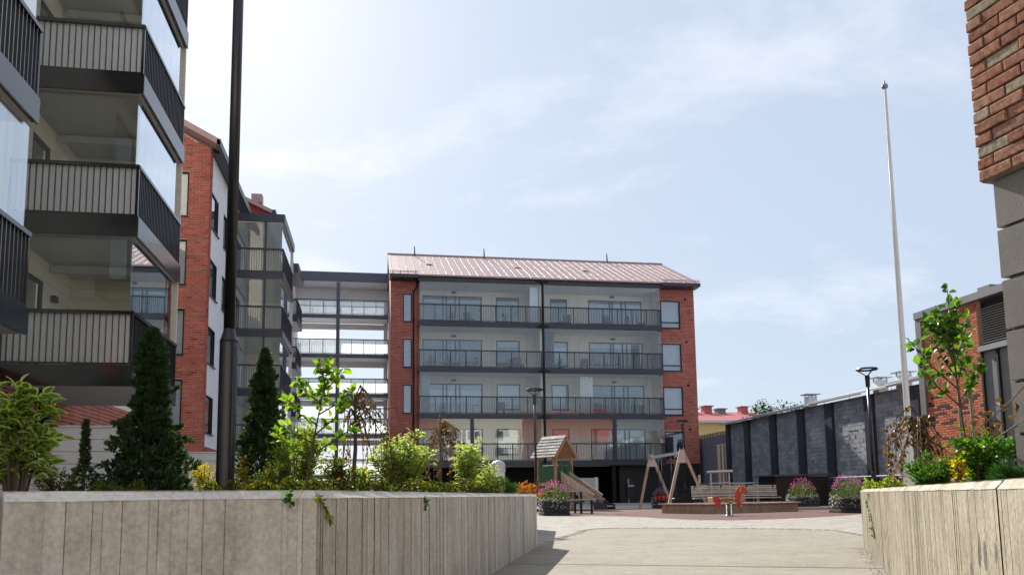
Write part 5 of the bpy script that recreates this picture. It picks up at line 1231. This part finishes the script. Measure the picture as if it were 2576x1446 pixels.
shrub('evergreen_bush', 2340, 6.9, 1138, 150, 22, 1300, .045, .024, 'leaf_green', 'lower dark green bush at the foot of the right weeping tree', seed=91, low=.1, bushy=.05)
shrub('evergreen_bush', 2462, 6.0, 1062, 180, 26, 1500, .055, .034, 'leaf_green', 'larger bright green bush around the right sapling trunk', seed=92, low=.1, bushy=.06)
shrub('spirea_shrub', 2404, 5.7, 1122, 44, 6, 130, .045, .030, 'leaf_yellow', 'small yellow-leaved shrub between the two green bushes on the right', seed=93, low=.2)
mound('juniper', 2562, 4.2, 1148, 130, 1700, .06, .006, 'leaf_juniper', 'feathery green juniper at the right edge of the right bed', seed=94, needle=True, cat='shrub')
mound('ground_cover', 2225, 8.0, 1196, 110, 900, .04, .022, 'leaf_lime', 'lime ground cover near the far end of the right planter wall', seed=95)
# arching brown-leaved branch reaching in from the right
p0, p1, p2 = zc_(2640, 900, 4.3), zc_(2540, 1010, 4.4), zc_(2452, 1085, 4.5)
t = thing('arching_branch_shrub', (p0.x+.1, p0.y, SOIL), 'bare arching twig with few brown leaves crossing the grey plinth', 'shrub')
b = MB(); b.path([Vector((p0.x+.1, p0.y, SOIL)), p0+Vector((.05,0,-.3)), p0, p1, p2], [.016, .012, .009, .006, .003], 6)
b.path([zc_(2600, 1040, 4.3), zc_(2530, 1085, 4.3), zc_(2500, 1105, 4.35)], [.006, .004, .002], 5); obj('stem', b, M['bark_pale'], t, kind='stuff')
fo = MB(); r_ = random.Random(4)
for k in range(34):
    u = r_.random(); q = p1.lerp(p2, u)+rvec(r_)*.05 if r_.random() < .6 else zc_(2530+r_.uniform(-40, 40), 1080+r_.uniform(-25, 40), 4.3)
    leaf(fo, q, rvec(r_)+Vector((0,0,-.4)), .06, .03, tone_(r_), r_)
obj('foliage', fo, M['leaf_brown'], t, kind='stuff')

# ivy trails hanging over the walls
def ivy(pts_, n, L, mat, label, seed):
    r_ = random.Random(seed); P = [Vector(p) for p in pts_]; t = thing('ivy_trail', P[0], label, 'vine', 'ivy trails over the planter walls')
    s_ = MB(); s_.path(P, [.003]*len(P), 5); obj('stem', s_, M['bark'], t); fo = MB()
    for k in range(n):
        u = r_.random()*(len(P)-1); i = min(len(P)-2, int(u)); q = P[i].lerp(P[i+1], u-i); d = rvec(r_); d.z -= .5
        leaf(fo, q+rvec(r_)*.006, d, L*r_.uniform(.7, 1.2), L*.8, tone_(r_), r_)
    obj('foliage', fo, M[mat], t, kind='stuff')
def on_left(px, py):     # a point just in front of the left wall face, seen at this pixel
    d = ray(px, py); best = None
    for a, c in zip(WL[:-1], WL[1:]):
        a, c = Vector(a), Vector(c); e = c-a; m_ = d.x*(-e.y)-(-e.x)*d.y
        s_ = (a.x*(-e.y)+e.x*a.y)/m_; w_ = (d.x*a.y-d.y*a.x)/m_
        if s_ > 0 and -.001 <= w_ <= 1.001: best = s_
    return CAM+d*(best*.992)
ivy([on_left(726, 1238), on_left(729, 1250), on_left(731, 1268)], 16, .022, 'leaf_green', 'short green ivy trail left of the wall joint', 101)
ivy([on_left(795, 1246), on_left(808, 1262), on_left(824, 1285), on_left(832, 1322)], 26, .022, 'leaf_lime', 'yellow-green ivy trail right beside the wall joint', 102)
ivy([on_left(1069, 1247), on_left(1072, 1262), on_left(1071, 1284)], 16, .024, 'leaf_green', 'dark green ivy trail below the widest dogwood', 103)
def onr(px, py): q = on_right(px); d = ray(px, py); s_ = q.x/d.x; return CAM+d*(s_*.993)
ivy([onr(2190, 1240), onr(2182, 1262), onr(2190, 1290), onr(2196, 1330), onr(2199, 1352)], 60, .03, 'leaf_green', 'thin green ivy trail on the sunlit right wall', 104)

# flower planters
def planter(loc, w, hpot, hall, label, seed):
    r_ = random.Random(seed); x, y, _ = loc; t = thing('flower_planter', loc, label, 'planter', 'flower planters around the playground')
    b = MB(); q = .5
    for k in range(4):
        z0, z1 = hpot*k/4, hpot*(k+1)/4-.006; b = MB(); b.bbox((x-w/2, y-w/2, z0+.01), (x+w/2, y+w/2, z1+.01), .012); obj('pot_plank', b, M['pot'], t)
    b = MB(); b.box((x-w/2+.03, y-w/2+.03, hpot-.05), (x+w/2-.03, y+w/2-.03, hpot-.015)); obj('soil', b, M['soil'], t)
    fo, pk, wh, pu = MB(), MB(), MB(), MB(); Rr = w*.62
    for k in range(1500):
        d = rvec(r_); d.z = abs(d.z); rr = r_.random()**.4; pos = Vector((x, y, hpot))+Vector((d.x*Rr*rr, d.y*Rr*rr, d.z*(hall-hpot)*rr*r_.uniform(.85,1.1)-.04)); leaf(fo, pos, d+rvec(r_)*.6, .075, .02, tone_(r_), r_)
    for k in range(150):
        d = rvec(r_); d.z = abs(d.z)*.8+.45; d.normalize(); pos = Vector((x, y, hpot))+Vector((d.x*Rr*1.0, d.y*Rr*1.0, d.z*(hall-hpot)*r_.uniform(.8, 1.22)))
        for q in range(3): leaf(pk, pos, rvec(r_)+Z3*.5, .045, .03, tone_(r_), r_)
    for k in range(260):
        a = r_.uniform(0, 6.283); pos = Vector((x+math.cos(a)*Rr*r_.uniform(.85, 1.1), y+math.sin(a)*Rr*r_.uniform(.85, 1.1), hpot+r_.uniform(-.22, .12)))
        m_ = wh if r_.random() < .65 else pu
        for q in range(2): leaf(m_, pos, rvec(r_), .04, .035, tone_(r_), r_)
        leaf(fo, pos, rvec(r_), .06, .03, tone_(r_)*.6, r_)
    obj('foliage', fo, M['leaf_flower'], t, kind='stuff'); obj('pink_flowers', pk, M['petal_pink'], t, kind='stuff'); obj('white_flowers', wh, M['petal_white'], t, kind='stuff'); obj('purple_flowers', pu, M['petal_purple'], t, kind='stuff')
planter((5.2, 23.3, .01), .78, .42, .95, 'flower planter with pink and white blooms at the end of the left planter wall', 111)
planter((17.05, 30.3, .01), .95, .40, 1.08, 'flower planter with pink blooms in front of the black store box', 112)
planter((13.0, 20.6, .01), .80, .40, 1.02, 'flower planter with pink and purple blooms at the end of the right planter wall', 113)
planter((12.3, 33.6, .01), .70, .35, .85, 'flower planter half hidden behind the swing set', 114)

# tree behind the block wall
def far_tree(px, depth, base_z, top_z, spread, label, seed, n=1900):
    r_ = random.Random(seed); p = zc_(px, 1060, depth); B = Vector((p.x, p.y, 0)); t = thing('garden_tree', B, label, 'tree'); tr = MB(); tr.path([B, B+Z3*base_z], [.22, .14], 8); obj('trunk', tr, M['bark'], t)
    fo = MB(); bm = MB(); cl = []
    for k in range(26):
        e = B+Vector((r_.uniform(-1,1)*spread, r_.uniform(-1,1)*1.5, base_z+(top_z-base_z)*r_.uniform(.1, 1)*(1-.25*abs(r_.random())))); bm.path([B+Z3*base_z*.8, e.lerp(B+Z3*base_z, .4), e], [.07, .04, .012], 5); cl.append(e)
    obj('limb', bm, M['bark'], t, kind='stuff')
    for k in range(n): e = r_.choice(cl); leaf(fo, e+rvec(r_)*r_.uniform(.05, .62), rvec(r_), .20, .13, tone_(r_), r_)
    obj('crown', fo, M['leaf_thuja'], t, kind='stuff')
far_tree(1955, 60, 5.0, 7.3, 2.7, 'dark leafy tree top showing above the far end of the block wall', 121)
# small things kept on the far balconies
def pot_plant(x, z, label, seed, h=.55):
    r_ = random.Random(seed); t = thing('potted_plant', (x, 53.0, z), label, 'plant', 'potted plants on the far balconies'); b = MB(); b.lathe((x, 53.0, z), [(.10,0),(.14,.24),(.15,.25)], 12); obj('pot', b, M['red_render'] if seed % 2 else M['cladding'], t)
    fo = MB()
    for k in range(90): leaf(fo, Vector((x, 53.0, z+.25+r_.random()*h))+rvec(r_)*.14, rvec(r_)+Z3*.5, .14, .06, tone_(r_), r_)
    obj('foliage', fo, M['leaf_green'], t, kind='stuff')
for k, (x, i, lab) in enumerate(((5.0,0,'potted plant left of centre on the top far balcony'),(8.6,0,'potted plant before the single window on the top left far balcony'),(12.4,1,'potted plant by the divider on the second far balcony'),(16.6,1,'tall potted plant before the door on the second right far balcony'),(6.6,1,'potted plant on the second left far balcony'),(17.6,2,'potted plant at the right of the third far balcony'),(3.6,1,'potted plant at the left end of the second far balcony'),(9.0,1,'potted plant before the single window on the second left far balcony'),(13.9,2,'potted plant left of centre on the third right far balcony'),(4.4,2,'potted plant at the left of the third far balcony'),(17.3,0,'potted plant before the wide window on the top right far balcony'))): pot_plant(x, LV[i], lab, 130+k, .9 if k == 3 else .5)
def chair(x, z, label, rz):
    t = thing('balcony_chair', (x, 53.3, z), label, 'chair', 'chairs on the far balconies', local=True, rz=rz)
    b = MB(); b.bbox((-.28,-.28,.36),(.28,.28,.46),.02); obj('seat', b, M['cladding'], t); b = MB(); b.bbox((-.28,.22,.46),(.28,.30,.95),.02); obj('backrest', b, M['cladding'], t)
    for a in (-.24,.24):
        for c in (-.24,.24): b = MB(); b.box((a-.025,c-.025,0),(a+.025,c+.025,.36)); obj('leg', b, M['black_metal'], t)
for x, i, rz, lab in ((6.2,0,.4,'dark chair on the top left far balcony'),(13.0,0,-.5,'dark chair by the divider on the top right far balcony'),(18.4,0,1.2,'dark chair at the right end of the top far balcony'),(9.6,1,.2,'dark chair at the right of the second left far balcony'),(15.2,2,.3,'dark chair on the third right far balcony'),(8.3,2,-.3,'dark chair on the third left far balcony'),(5.0,1,.6,'dark chair before the wide window on the second left far balcony'),(14.2,1,-.4,'dark chair left of the door on the second right far balcony'),(16.0,0,.2,'dark chair before the door on the top right far balcony')): chair(x, LV[i], lab, rz)
